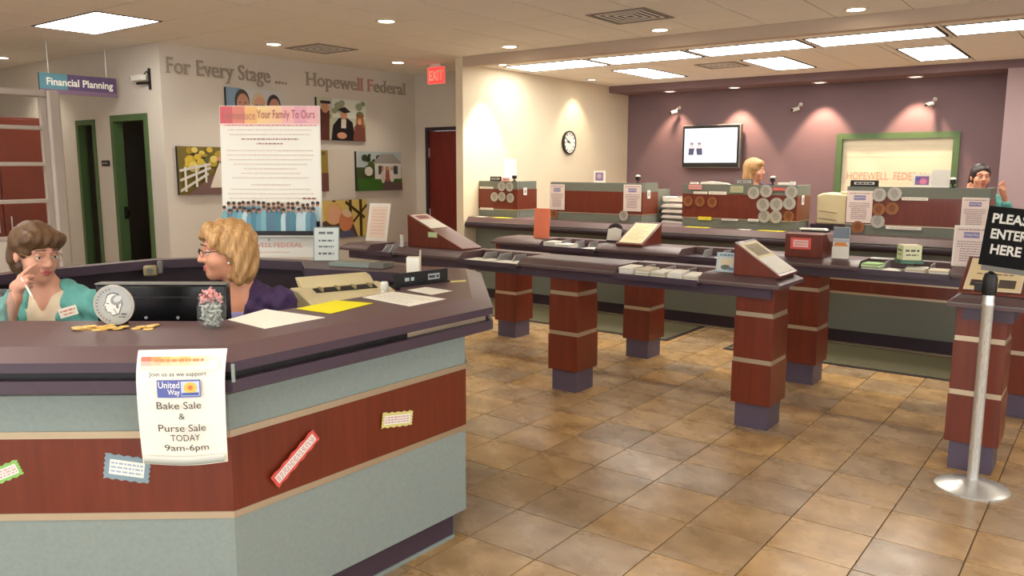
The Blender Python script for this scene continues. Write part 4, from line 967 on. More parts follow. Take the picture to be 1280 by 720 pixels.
# yellow and white slips lying on the teller counter
for x0, x1, m, lab in ((-6.05, -5.80, 'yellow_paper', 'yellow slip on the teller counter under the five coins'), (-6.33, -6.18, 'paper', 'white slip on the teller counter at the cream wall'), (-3.55, -3.30, 'yellow_paper', 'yellow slip on the teller counter under the copper pennies'), (-2.80, -2.55, 'yellow_paper', 'yellow slip on the teller counter under the silver coins'), (-3.0, -2.88, 'paper', 'white slip between the two yellow slips')):
    sheet('counter_slip', [(x0, 7.60), (x1, 7.60), (x1, 7.69), (x0, 7.69)], m, lab, 1.0208, group='slips on the teller counter')
# things on and behind the screens
ZT2 = 1.4515
def nameplate(x, label, w=.15, m='black', txt=None, z=ZT2, y=7.79, h=.055):
    t = thing('teller_nameplate', label, 'nameplate', (x, y, z), 0, 'teller nameplates'); part('plate', MB().prism([(-w/2, 0), (w/2, 0), (w/2, h), (-w/2, h)], -.004, .004, 'y'), m, t); part('foot', box(-w/2, w/2, -.018, .018, 0, .004), m, t)
    p = Print(); p.rect(-w*.36, w*.36, h*.3, h*.72, S(206, 206, 200)); p.fuzz(-w*.3, w*.3, h*.5, h*.22, INK, int(x*-99)); p.build('plate_lettering', t, (0, -.0042, 0))
nameplate(-6.14, 'black framed nameplate above the five silver coins', .17)
nameplate(-5.985, 'pinkish name card beside the black nameplate', .11, 'card_pink', h=.04)
nameplate(-3.02, 'grey nameplate below the blond teller', .19, 'grey_plastic')
nameplate(-1.90, 'black nameplate with silver words below the shaded window', .24, 'black')
def webcam(x, y, label, z=ZT2):
    t = thing('counter_camera', label, 'camera', (x, y, z), 0, 'small counter cameras'); part('foot', MB().lathe([(.025, 0), (.022, .008), (.008, .012), (.008, .03)], 14), 'black', t); part('camera_body', box(-.02, .02, -.025, .025, .03, .07), 'black', t, bevel=.006); part('camera_cap', MB().ell((0, 0, .074), (.026, .03, .014), 10, 5), 'white_plastic', t)
for x, l in ((-5.86, 'tiny black counter camera at the end of the five coin screen'), (-4.20, 'tiny black counter camera above the right hand flyer'), (-2.74, 'tiny black counter camera above the red paper strip'), (-1.19, 'tiny black counter camera beside the smiling teller')): webcam(x, 7.795, l)
t = thing('picture_card', 'white framed purple card standing on the flyer flanked screen', 'card', (-4.68, 7.795, ZT2), 0); part('card', MB().prism([(-.075, 0), (.075, 0), (.075, .13), (-.075, .13)], -.003, .003, 'y'), 'paper', t); part('foot', box(-.05, .05, -.01, .02, 0, .004), 'paper', t)
p = Print(); p.rect(-.05, .05, .02, .11, S(150, 130, 170)); p.oval(0, .07, .03, .025, S(206, 180, 200)); p.build('card_print', t, (0, -.0032, 0))
t = thing('picture_card', 'white framed pink and blue card standing below the shaded window', 'card', (-1.43, 7.795, ZT2), 0); part('card', MB().prism([(-.08, 0), (.08, 0), (.08, .115), (-.08, .115)], -.003, .003, 'y'), 'paper', t); part('foot', box(-.05, .05, -.01, .02, 0, .004), 'paper', t)
p = Print(); p.rect(-.055, .055, .02, .095, S(150, 110, 160)); p.oval(.01, .05, .03, .025, S(240, 140, 180)); p.oval(-.03, .07, .02, .016, S(90, 100, 190)); p.build('card_print', t, (0, -.0032, 0))
t = thing('bright_pane_card', 'white card standing in for a bright pane at the corner of the shaded window', 'card', (-1.285, 7.80, ZT2), 0); part('card', MB().prism([(-.07, 0), (.07, 0), (.07, .15), (-.07, .15)], -.003, .003, 'y'), 'white_plastic', t); part('foot', box(-.05, .05, -.01, .02, 0, .004), 'white_plastic', t)  # white card added to stand in for a bright window pane
t = thing('paper_pile', 'loose white papers lying on the coin screen', 'papers', (-3.32, 7.795, ZT2), 0); part('papers', MB().prism([(-.16, 0), (.15, 0), (.12, .012), (-.05, .03), (-.15, .022)], -.02, .02, 'y'), 'paper', t); part('top_sheet', box(-.27, -.19, -.018, .018, 0, .018), 'paper', t)
t = thing('white_receipt_box', 'flat white box lying above the last silver coin', 'box', (-2.60, 7.795, ZT2), 0); part('carton', box(-.085, .075, -.02, .02, 0, .024), 'white_plastic', t, bevel=.003); part('flap', box(.03, .075, -.02, .02, .024, .034), 'white_plastic', t)
# beige printer on a shelf between the screens, monitors, phone and paper clutter
t = thing('teller_printer', 'cream laser printer between the coin screen and the window screen', 'printer', (-2.235, 8.30, 1.075), 0)
part('shelf', box(-.22, .20, -.2, .2, -.055, 0), 'plum_dark', t)
part('case', MB().prism([(-.175, 0), (.175, 0), (.175, .285), (-.12, .30), (-.175, .275)], -.18, .18, 'y'), 'beige_plastic', t, bevel=.012)
part('lid', box(.04, .15, -.16, .1, .29, .315), 'beige_plastic', t, bevel=.008)
for z in (.045, .115): part('drawer_slot', MB().prism([(-.15, z+.012), (.02, z-.006), (.02, z-.001), (-.15, z+.017)], -.186, -.178, 'y'), 'beige_dark', t)
part('side_panel', box(.10, .176, -.186, -.178, .02, .26), 'beige_dark', t); part('button', box(.125, .15, -.190, -.185, .07, .085), 'black', t)
t = thing('printer_table', 'small stand under the cream laser printer', 'stand', (-2.245, 8.36, .831), 0); part('shelf', box(-.2, .2, -.22, .14, .17, .185), 'plum_dark', t)
for a in (-.18, .18):
    for b in (-.2, .12): part('leg', box(a-.015, a+.015, b-.015, b+.015, 0, .17), 'plum_dark', t)
t = thing('paper_tray_stack', 'stack of paper trays and white papers between two screens', 'papers', (-3.94, 8.24, .8305), 0)
for k in range(7):
    z = k*.058; part('tray', MB().box(-.16, .16, -.12, .12, z, z+.006).box(-.16, -.154, -.12, .12, z, z+.03), 'black' if k % 2 else 'grey_plastic', t); part('papers', MB().prism([(-.14, z+.008), (.15, z+.008), (.13, z+.03+.006*(k % 3)), (-.12, z+.04)], -.12, .10, 'y'), 'paper', t)
t = thing('white_file_box', 'open white file box standing on the paper trays', 'box', (-3.94, 8.24, 1.25), 0); part('carton', MB().prism([(-.14, 0), (.14, 0), (.15, .045), (-.15, .05)], -.08, .08, 'y'), 'paper', t); part('flap', MB().prism([(.02, .045), (.14, .045), (.12, .058), (.04, .056)], -.08, .08, 'y'), 'cream_paint', t)
t = thing('desk_phone', 'dark desk phone between the first two teller screens', 'phone', (-5.52, 8.24, .8305), 0); part('phone_body', MB().prism([(-.1, 0), (.1, 0), (.1, .10), (-.1, .04)], -.1, .1, 'x'), 'black', t, bevel=.006); part('handset', MB().path([(-.08, -.09, .14), (-.08, -.02, .165), (-.08, .06, .165), (-.08, .1, .15)], .02), 'black', t); part('keypad', box(-.02, .08, -.06, .06, .085, .095), 'grey_plastic', t)
t = thing('binder_stack', 'white binders and calculator stacked by the five coin screen', 'binders', (-5.62, 8.46, .8305), 0)
for k in range(5): part('binder', box(-.12, .1-.01*k, -.05, .12, k*.09, k*.09+.08), ['paper', 'grey_plastic', 'paper', 'black', 'white_plastic'][k], t, bevel=.004)
t = thing('coin_slip', 'black pen tray with white slips on the teller counter by the cream printer', 'tray', (-2.31, 7.80, 1.0205), 0); part('tray', box(-.12, .12, -.05, .05, 0, .016), 'black', t); part('slips', MB().prism([(-.13, .018), (.11, .018), (.09, .034), (-.14, .03)], -.045, .045, 'y'), 'paper', t)
for x, l in ((-4.75, 'teller computer monitor behind the flyer flanked screen'), (-3.05, 'teller computer monitor behind the coin screen'), (-1.5, 'teller computer monitor behind the window screen')):
    t = thing('teller_monitor', l, 'monitor', (x, 8.36, .8305), rad(180), 'teller monitors'); part('foot', box(-.1, .1, -.08, .08, 0, .015), 'black', t); part('neck', box(-.03, .03, .01, .04, .01, .2), 'black', t); part('shell', box(-.21, .21, -.02, .02, .14, .46), 'black', t, bevel=.006); part('display', box(-.195, .195, -.022, -.019, .16, .445), 'black_gloss', t)

# ================================================================== WALL THINGS
# television
t = thing('wall_television', 'flat television on the purple wall showing a slide with two people', 'television', (-4.945, 11.415, 1.925), 0)
part('shell', box(-.455, .455, -.045, .03, -.315, .315), 'grey_plastic', t, bevel=.01)
part('bezel', box(-.440, .435, -.050, -.044, -.300, .300), 'black', t)
part('mount', box(-.15, .15, .03, .083, -.12, .12), 'black', t)
p = Print(.0004); p.rect(-.41, .405, -.235, .262, S(236, 240, 255)); p.rect(-.40, -.30, .20, .25, S(240, 200, 220)); p.fuzz(-.28, .30, .183, .022, S(170, 206, 210), 14); p.rect(-.345, -.12, -.125, .085, S(226, 196, 216))
for u in (-.292, -.172): p.poly([(u-.055, -.125), (u+.055, -.125), (u+.045, -.025), (u-.045, -.025)], S(52, 58, 80)); p.oval(u, .012, .028, .042, S(222, 170, 160)); p.oval(u, .042, .03, .02, S(120, 110, 116))
p.poly([(-.26, -.125), (-.205, -.125), (-.225, -.03), (-.245, -.03)], S(246, 240, 244)); p.build('screen_picture', t, (0, -.0505, 0), m='screen')
# clock
t = thing('wall_clock', 'round wall clock with dark rim on the cream wall', 'clock', (-6.398, 9.775, 1.965), rad(90))
rx = Matrix.Rotation(rad(90), 4, 'X')
part('rim', MB().lathe([(.160, 0), (.165, .02), (.165, .035), (.150, .042), (.146, .02)], 40, caps=(True, False)).xf(rx), 'black', t); part('dial', MB().lathe([(.148, .0), (.148, .028), (.001, .028)], 40).xf(rx), 'white_plastic', t)
for k in range(12): a = 2*math.pi*k/12; part('hour_mark', box(-.006, .006, -.031, -.028, .105, .135), 'black', t, rot=(0, a, 0))
part('hour_hand', box(-.006, .006, -.034, -.031, -.01, .075), 'black', t, rot=(0, rad(-75), 0)); part('minute_hand', box(-.004, .004, -.037, -.034, -.015, .115), 'black', t, rot=(0, rad(-60), 0))
t = thing('wall_notice', 'faint white notice sheet on the cream wall above the five coin screen', 'notice', (-6.397, 8.42, 1.47), rad(90)); part('sheet', box(-.13, .13, -.002, 0, 0, .25), 'paper', t); p = Print(); [p.fuzz(-.09, .09, .20-k*.035, .006, S(222, 206, 170), k) for k in range(5)]; p.build('sheet_print', t, (0, -.0022, 0))
# cameras on the purple wall
def wall_cam(x, z, label, flip):
    t = thing('wall_camera', label, 'security camera', (x, YP, z), 0, 'cameras on the purple wall'); t.scale = (.72, .72, .72)
    part('wall_plate', MB().tube((0, -.001, .07), (0, -.012, .07), .035, n=16), 'white_plastic', t); part('arm', MB().path([(0, -.01, .07), (0, -.09, .05), (flip*.02, -.12, .01)], .011), 'steel', t)
    b = part('camera_body', MB().tube((flip*.01, -.10, -.01), (flip*.09, -.20, -.04), .036, n=16), 'white_plastic', t); part('camera_lens', MB().tube((flip*.09, -.20, -.04), (flip*.10, -.215, -.044), .026, n=16), 'black', b); part('bracket', MB().path([(flip*.02, -.12, .01), (flip*.02, -.12, -.06)], .012), 'black', t)
wall_cam(-5.52, 2.46, 'white security camera above the television', -1); wall_cam(-3.70, 2.43, 'security camera between television and window', -1); wall_cam(-2.03, 2.42, 'security camera above the shaded window', -1)
t = thing('corner_camera', 'white security camera on a dark bracket beside the hanging planning sign', 'security camera', (-8.40, 4.718, 2.53), 0)
part('bracket', MB().box(-.02, .02, -.012, 0, -.10, .12).path([(0, -.01, -.03), (-.16, -.06, -.03)], .014), 'black', t); part('camera_body', MB().box(-.24, -.02, -.09, -.03, -.005, .055), 'white_plastic', t, bevel=.006); part('camera_lens', MB().tube((-.24, -.06, .025), (-.265, -.06, .025), .022), 'black', t); part('cable', MB().path([(-.03, -.05, .05), (-.01, -.03, .09), (.0, -.01, .05)], .006), 'black', t)
t = thing('door_plate', 'small dark room plate beside the green framed door', 'plate', (-9.47, 4.7185, 1.657), 0); part('plate', box(-.09, .09, -.006, 0, -.032, .032), 'black', t); p = Print(); p.fuzz(-.06, .06, 0, .02, GREYI, 4); p.build('plate_lettering', t, (0, -.0062, 0))
# lettering on the photo wall, each letter a piece of its own
def wall_letters(txt, name, label, y0, y1, zb, zt, m, special=()):
    t = thing(name, label, 'lettering', (-8.199, y0, zb), rad(90))
    v, f = text_geo(txt, .006); lo = v.min(0); hi = v.max(0)
    bm = bmesh.new(); vs = [bm.verts.new((a, 0, b)) for a, b in v]; [bm.faces.new([vs[i] for i in q]) for q in f]; bm.verts.index_update()
    caps = text_geo('F', .006)[0][:, 1].max(); base = 0.
    sc = (zt-zb)/caps; sx = (y1-y0)/(hi[0]-lo[0])
    seen = set(); isl = []
    for q in bm.verts:
        if q in seen: continue
        st_, grp = [q], []
        seen.add(q)
        while st_:
            c = st_.pop(); grp.append(c)
            for e_ in c.link_edges:
                o_ = e_.other_vert(c)
                if o_ not in seen: seen.add(o_); st_.append(o_)
        isl.append(grp)
    isl.sort(key=lambda g_: min(c.co.x for c in g_))
    for k, grp in enumerate(isl):
        ids = {c.index: i for i, c in enumerate(grp)}
        P = [((c.co.x-lo[0])*sx, c.co.z*sc) for c in grp]; mb = MB(); n0 = len(P)
        mb.v = [(x, -.014, z) for x, z in P]+[(x, 0, z) for x, z in P]
        E_ = {}
        for fc in {fc for c in grp for fc in c.link_faces}:
            q = [ids[c.index] for c in fc.verts]; mb.f += [tuple(q), tuple(i+n0 for i in q[::-1])]
            for a, b in zip(q, q[1:]+q[:1]): E_[(a, b)] = E_.get((a, b), 0)+1
        zmax = max(z for _, z in P); zmin = min(z for _, z in P)
        for (a, b) in list(E_):
            if (b, a) in E_: continue
            mb.f.append((b, a, a+n0, b+n0))
            (xa, za), (xb, zb_) = P[a], P[b]
            if abs(za-zb_) < .002 and .008 < abs(xa-xb) < .045 and (abs(za-zmax) < .004 or abs(za-zmin) < .004) and zmax-zmin > .05:   # slab serif on stem ends
                xm = (xa+xb)/2; hw = abs(xa-xb)/2+.014; s_ = -1 if abs(za-zmax) < .004 else 1
                mb.box(xm-hw, xm+hw, -.013, -.001, min(za, za+s_*.012), max(za, za+s_*.012))
        part('letter', mb, 'letter_rose' if k in special else m, t)
    bm.free()
wall_letters('For Every Stage ....', 'wall_lettering', 'raised bronze lettering For Every Stage on the photo wall', 4.79, 6.33, 2.60, 2.765, 'letter_bronze')
wall_letters('Hopewell Federal', 'wall_lettering', 'raised bronze and rose lettering Hopewell Federal on the photo wall', 6.63, 8.34, 2.615, 2.775, 'letter_bronze', (6, 7, 8))
# exit sign
t = thing('exit_sign', 'red glowing exit sign hanging from the ceiling by the alcove', 'sign', (-7.12, 7.83, 2.66), 0)
part('canopy', box(-.09, .09, -.03, .03, .215, .245), 'white_plastic', t); part('housing', box(-.15, .15, -.012, .025, 0, .215), 'white_plastic', t); part('face', box(-.142, .142, -.016, -.012, .008, .207), 'exit_glow', t)
p = Print(); p.text('EXIT', -.12, .12, .045, .17, (1, .8, .72), .03); p.build('exit_letters', t, (0, -.0165, 0), m='print')
# hanging sign
t = thing('hanging_sign', 'hanging teal and purple Financial Planning sign', 'sign', (-9.0, 3.88, 2.37), rad(90))
part('panel', MB().prism([(-.02, 0), (.78, 0), (.78, .205), (-.02, .205)], 0, .02, 'y'), 'plum', t)
for u in (.08, .68): part('cable', MB().tube((u, .01, .205), (u, .01, HM-2.37), .004), 'steel', t)
p = Print(.0006); p.rect(-.02, .26, .0, .205, S(96, 150, 166)); p.rect(.26, .78, 0, .205, S(98, 78, 116)); p.rect(-.02, .78, 0, .045, S(130, 104, 128)); p.text('Financial Planning', .05, .74, .06, .16, WHITE, .025); p.build('sign_lettering', t, (0, -.001, 0))
# photo canvases
def canvas(label, y0, y1, z0, z1, draw):
    w, h = y1-y0, z1-z0; t = thing('photo_canvas', label, 'picture', (-8.198, y0, z0), rad(90), 'photo canvases'); part('panel', MB().prism([(0, 0), (w, 0), (w, h), (0, h)], -.035, 0, 'y'), 'black', t)
    p = Print(.0005); draw(p, w, h); p.build('photo_print', t, (0, -.0355, 0), m='gloss_print')
SK = S(206, 150, 120)
def bokeh(p, w, h, cols, n_, seed, v0=0., v1=1.):
    q = random.Random(seed)
    for _ in range(n_):
        rr = q.uniform(.03, .09)*w; u = q.uniform(rr, w-rr); v = q.uniform(v0*h+rr*.8, max(v0*h+rr, v1*h-rr*.8)); p.oval(u, v, rr, rr*.8, q.choice(cols), 9)
def d_family(p, w, h):
    p.rect(0, w, 0, h, S(206, 206, 204)); p.rect(0, w*.25, 0, h, S(120, 150, 176)); 
    for u, v, c, hr in ((.26, .66, S(196, 140, 112), S(52, 40, 34)), (.54, .62, S(214, 160, 128), S(206, 184, 150)), (.80, .60, S(190, 132, 104), S(36, 28, 28))):
        p.poly([(u*w-.15*w, 0), (u*w+.14*w, 0), (u*w+.10*w, h*.40), (u*w-.10*w, h*.40)], S(90, 84, 98)); p.oval(u*w, h*v+.05*h, .125*w, .27*h, hr, 18); p.oval(u*w+.012*w, h*v-.02*h, .105*w, .25*h, c, 18)
        for q in (-.04, .05): p.oval(u*w+q*w, h*v+.03*h, .018*w, .015*h, S(60, 44, 40), 8)
        p.oval(u*w+.01*w, h*v-.13*h, .04*w, .018*h, S(226, 206, 200), 8); p.oval(u*w+.02*w, h*v-.04*h, .014*w, .05*h, S(170, 112, 88), 8)
    p.line((w*.46, h*.655), (w*.63, h*.655), .006, INK)
def d_grad(p, w, h):
    p.rect(0, w, 0, h, S(196, 200, 176)); p.rect(w*.3, w, h*.55, h, S(222, 226, 214)); bokeh(p, w, h, [S(120, 140, 96), S(206, 206, 196), S(150, 160, 130)], 14, 2, .5)
    p.poly([(0, 0), (w*.22, 0), (w*.24, h*.7), (0, h*.75)], S(96, 50, 46)); p.oval(w*.15, h*.78, w*.075, h*.14, SK); p.rect(w*.06, w*.26, h*.86, h*.93, S(40, 30, 30))
    p.poly([(w*.26, 0), (w*.75, 0), (w*.70, h*.45), (w*.58, h*.56), (w*.42, h*.54), (w*.30, h*.36)], S(28, 24, 28)); p.poly([(w*.46, h*.3), (w*.56, h*.3), (w*.57, h*.52), (w*.47, h*.52)], S(210, 206, 196)); p.oval(w*.52, h*.64, w*.07, h*.13, SK); p.poly([(w*.40, h*.74), (w*.54, h*.82), (w*.67, h*.70), (w*.53, h*.66)], INK)
    p.poly([(w*.70, 0), (w*.97, 0), (w*.96, h*.4), (w*.86, h*.5), (w*.74, h*.36)], S(120, 70, 60)); p.oval(w*.85, h*.52, w*.06, h*.12, SK); p.poly([(w*.77, h*.34), (w*.80, h*.66), (w*.92, h*.66), (w*.95, h*.32), (w*.90, h*.34), (w*.88, h*.56), (w*.82, h*.56)], S(150, 96, 60)); p.oval(w*.47, h*.12, w*.10, h*.08, SK)
def d_wed(p, w, h):
    p.rect(0, w, 0, h, S(120, 104, 40)); bokeh(p, w, h, [S(176, 150, 40), S(214, 186, 60), S(96, 96, 40), S(60, 56, 30), S(226, 206, 110)], 40, 5, .45)
    p.poly([(w*.1, 0), (w, 0), (w, h*.38), (w*.5, h*.42)], S(116, 88, 84)); p.poly([(w*.44, h*.14), (w*.72, h*.14), (w*.66, h*.55), (w*.60, h*.68), (w*.54, h*.5)], S(230, 222, 208)); p.oval(w*.60, h*.75, w*.04, h*.055, SK)
    p.poly([(w*.74, h*.14), (w*.88, h*.14), (w*.89, h*.6), (w*.82, h*.68), (w*.74, h*.6)], S(40, 36, 40)); p.oval(w*.81, h*.75, w*.04, h*.055, SK); p.poly([(w*.90, h*.2), (w, h*.2), (w, h*.66), (w*.93, h*.62)], S(220, 214, 206))
    for a, b in (((0, h*.08), (w*.42, h*.44)), ((0, h*.30), (w*.46, h*.56)), ((0, h*.50), (w*.46, h*.64))): p.line(a, b, .028, S(212, 210, 200))
    for u in (.08, .24, .38): p.line((w*u, h*(.02+u*.6)), (w*u, h*(.56+u*.24)), .026, S(222, 220, 210))
def d_house(p, w, h):
    p.rect(0, w, 0, h, S(70, 84, 52)); p.rect(0, w, h*.6, h, S(176, 190, 190)); bokeh(p, w, h, [S(50, 66, 38), S(76, 92, 48), S(38, 50, 32)], 22, 8, .45, .95); p.rect(0, w, 0, h*.32, S(60, 104, 40))
    p.poly([(w*.38, h*.3), (w*.98, h*.3), (w*.98, h*.72), (w*.38, h*.72)], S(214, 212, 204)); p.poly([(w*.34, h*.70), (w, h*.70), (w*.80, h*.95), (w*.52, h*.95)], S(156, 152, 146)); p.rect(w*.46, w*.56, h*.42, h*.64, S(70, 76, 84)); p.rect(w*.80, w*.90, h*.42, h*.64, S(70, 76, 84)); p.rect(w*.62, w*.70, h*.3, h*.62, S(110, 60, 50))
    for u, c in ((.56, S(206, 196, 186)), (.66, S(160, 90, 80)), (.76, S(220, 214, 206))): p.oval(u*w, h*.36, .05*w, .17*h, c); p.oval(u*w, h*.57, .03*w, .055*h, SK)
    p.poly([(w*.5, 0), (w, 0), (w, h*.2), (w*.6, h*.24)], S(96, 80, 78)); p.oval(w*.24, h*.5, w*.09, h*.12, S(210, 206, 196))
def d_couple(p, w, h):
    p.rect(0, w, 0, h, S(214, 190, 110)); [p.rect(w*u, w*(u+.06), 0, h, S(70, 54, 26)) for u in (.28, .62, .84)]; p.line((w*.55, h*.95), (w*.95, h*.5), .04, S(60, 46, 24)); p.line((w*.7, h*.4), (w, h*.85), .03, S(60, 46, 24))
    p.poly([(0, 0), (w*.8, 0), (w*.70, h*.36), (w*.2, h*.5), (0, h*.42)], S(90, 66, 60)); p.oval(w*.30, h*.66, w*.19, h*.30, S(214, 176, 110), 16); p.oval(w*.32, h*.62, w*.13, h*.24, S(222, 168, 136), 16); p.oval(w*.55, h*.44, w*.15, h*.28, S(206, 130, 92), 16, -.3); p.oval(w*.57, h*.64, w*.11, h*.10, S(216, 190, 160), 12, -.3); p.poly([(w*.3, 0), (w*.75, 0), (w*.66, h*.2), (w*.45, h*.16)], S(80, 84, 110))
def d_small(p, w, h): p.rect(0, w, 0, h, S(150, 130, 60)); bokeh(p, w, h, [S(190, 160, 60), S(110, 96, 44)], 10, 9, .4); p.rect(0, w, 0, h*.45, S(110, 66, 62)); p.oval(w*.5, h*.5, w*.12, h*.2, S(70, 46, 44))
canvas('canvas photo of three smiling faces partly behind the tall poster', 5.47, 6.262, 1.99, 2.505, d_family)
canvas('canvas photo of a graduate in black cap and gown', 6.75, 7.57, 1.955, 2.480, d_grad)
canvas('canvas photo of a wedding couple on a white fenced path', 4.84, 5.66, 1.315, 1.836, d_wed)
canvas('canvas photo of a family before a house and lawn', 7.38, 8.21, 1.300, 1.822, d_house)
canvas('canvas photo of a blond woman hugging an older man', 6.72, 7.54, .70, 1.19, d_couple)
canvas('canvas photo mostly hidden behind the tall poster edge', 6.10, 6.90, 1.31, 1.826, d_small)
# glazed cubicle partition and cherry cabinet behind it
t = thing('glass_partition', 'beige framed partition with glass panes behind the seated woman', 'partition', (-6.2, 2.73, 0), 0)
Y0 = 2.73-2.4
part('end_post', MB().prism([(-.045, -.045), (.045, -.045), (.045, .045), (-.045, .045)], 0, 2.155), 'frame_beige', t, bevel=.018)
part('top_rail', box(-.035, .035, -2.4, -.046, 2.105, 2.155), 'frame_beige', t, bevel=.01)
part('inner_stile', box(-.02, .02, -.085, -.047, 1.14, 2.10), 'frame_beige', t)
zz = [1.12, 1.375, 1.635, 1.888, 2.105]
for z in zz[:4]: part('rail', box(-.028, .028, -2.4, -.088, z-.014, z+.014), 'frame_beige', t, bevel=.004)
for a, b in zip(zz, zz[1:]): part('glass_pane', box(-.004, .004, -2.39, -.088, a+.015, b-.015 if b < 2.1 else b), 'glass', t)
part('fabric_panel', box(-.025, .025, -2.4, -.047, .10, 1.105), 'wall_paint', t); part('base_rail', box(-.03, .03, -2.4, -.047, 0, .10), 'frame_beige', t)
t = thing('wardrobe_cabinet', 'tall cherry wood cabinet seen through the glass partition', 'cabinet', (-8.75, 3.35, 0), 0)
part('carcass', box(-.3, .3, -.62, .33, 0, 2.08), 'cherry', t, bevel=.004)
for a, b in ((-.61, -.15), (-.14, .32)):
    dd = part('cabinet_door', box(.301, .318, a, b, .08, 2.06), 'cherry', t, bevel=.003); part('handle', MB().tube((.335, (a+b)/2+.18*(1 if a < -.4 else -1), 1.0), (.335, (a+b)/2+.18*(1 if a < -.4 else -1), 1.15), .006), 'steel', dd)

# ================================================================== PEOPLE
def basis(c, f, up=(0, 0, 1)):
    f = Vector(f).normalized(); u = Vector(up); u = (u-f*u.dot(f)).normalized(); r_ = f.cross(u)
    m = Matrix.Identity(4)
    for i in range(3): m[i][0], m[i][1], m[i][2], m[i][3] = r_[i], f[i], u[i], c[i]
    return m
def head_field(Q, full=True):
    d = d_ell(Q, (0, -.014, .028), (.073, .092, .084))
    d = smin(d, d_ell(Q, (0, .026, -.040), (.055, .060, .076)), .03)
    d = smin(d, d_sph(Q, (0, .062, -.094), .021), .03)
    for s_ in (-1, 1):
        d = smin(d, d_sph(Q, (s_*.034, .050, -.034), .030), .02)
        d = smin(d, d_cap(Q, (s_*.012, .083, .026), (s_*.046, .068, .026), .010), .014)
        if full:
            d = smax(d, -d_sph(Q, (s_*.032, .094, .004), .0165), .010)
            d = smin(d, d_ell(Q, (s_*.074, -.012, -.008), (.010, .019, .031)), .008)
    d = smin(d, d_cap(Q, (0, .086, .010), (0, .103, -.028), .0075, .0125), .010)
    if full:
        for s_ in (-1, 1): d = smin(d, d_sph(Q, (s_*.011, .093, -.032), .0085), .008)
        d = smin(d, d_cap(Q, (-.017, .080, -.058), (.017, .080, -.058), .0075), .006); d = smin(d, d_cap(Q, (-.014, .080, -.070), (.014, .080, -.070), .0085), .006)
        d = smax(d, -d_cap(Q, (-.021, .091, -.0635), (.021, .091, -.0635), .0022), .003)
    return d
def to_head(P, Mh):
    R3 = np.array(Mh.to_3x3()); return (P-np.array(Mh.translation)) @ R3
def face_parts(t, Mh, glass=None, brow='hair_brown', small=False):
    for s_ in (-1, 1):
        e = part('eye', MB().ell((s_*.032, .0735, .003), .0124, 14, 8).xf(Mh), 'eye_white', t)
        part('iris', MB().ell((s_*.032, .0805, .002), .0068, 10, 6).xf(Mh), 'iris', e)
        part('eyebrow', MB().path([(s_*.015, .093, .0325), (s_*.030, .0905, .0345), (s_*.047, .079, .029)], .0026, 6).xf(Mh), brow, t)
        part('eyelid', MB().path([(s_*.019, .0835, .007), (s_*.026, .0870, .0115), (s_*.038, .0860, .0115), (s_*.046, .079, .006)], .0036, 6).xf(Mh), 'skin', t)
    part('lips', MB().path([(-.021, .0815, -.063), (-.008, .0905, -.0585), (0, .0905, -.060), (.008, .0905, -.0585), (.021, .0815, -.063)], .0042, 6).path([(-.018, .083, -.0655), (0, .0915, -.072), (.018, .083, -.0655)], .005, 6).xf(Mh), 'lips', t)
    if glass:
        g_ = part('glasses', MB(), glass, t) if False else None
        mb = MB()
        for s_ in (-1, 1):
            pts = [(s_*.032+.023*math.cos(a)*(1.1 if abs(math.cos(a)) > .5 else 1), .106-abs(s_*.032+.023*math.cos(a))*.18, .000+.016*math.sin(a)) for a in np.linspace(0, 2*math.pi, 15)]
            mb.path(pts if glass == 'gold_wire' else pts[:8]+[pts[7]], .0011 if glass == 'gold_wire' else .0020, 6)
            if glass != 'gold_wire': mb.path(pts[7:], .0008, 5)
            mb.path([(s_*.057, .094, .004), (s_*.074, .06, .006), (s_*.080, -.01, .004)], .0016, 6)
        mb.path([(-.010, .104, .004), (0, .110, .006), (.010, .104, .004)], .0014, 6)
        part('glasses', mb.xf(Mh), glass, t)
def hand_field(P, d, wrist, palm, knuck, tips, thumb, r=.0085):
    """wrist->palm block, four fingers as two-bone chains from knuckles, thumb from palm side"""
    d = smin(d, d_cap(P, wrist, palm, .021, .026), .02)
    for a, b in zip(knuck, tips):
        d = smin(d, d_cap(P, palm, a, .013, .010), .012)
        d = smin(d, d_cap(P, a, b[0], .0098, r), .004); d = smin(d, d_cap(P, b[0], b[1], r, r*.85), .003)
    d = smin(d, d_cap(P, wrist, thumb[0], .013, .011), .012); d = smin(d, d_cap(P, thumb[0], thumb[1], .0105, .0085), .004)
    return d
RZ = rad(37.09)
def office_chair(label, loc, rz):
    t = thing('office_chair', label, 'chair', loc, rz, 'office chairs')
    part('seat', MB().prism([(-.23, -.22), (.23, -.22), (.24, .20), (-.24, .20)], .43, .50), 'trousers', t, bevel=.03)
    part('backrest', MB().prism([(-.2, .60), (.2, .60), (.19, .98), (-.19, .98)], .23, .28, 'y'), 'trousers', t, bevel=.03)
    part('back_post', box(-.03, .03, .22, .25, .42, .70), 'black', t); part('column', MB().tube((0, 0, .08), (0, 0, .43), .028), 'black', t)
    for k in range(5): a = 2*math.pi*k/5; part('leg', MB().tube((0, 0, .10), (.27*math.cos(a), .27*math.sin(a), .06), .02, .014), 'black', t); part('caster', MB().ell((.27*math.cos(a), .27*math.sin(a), .028), .028, 10, 6), 'black', t)

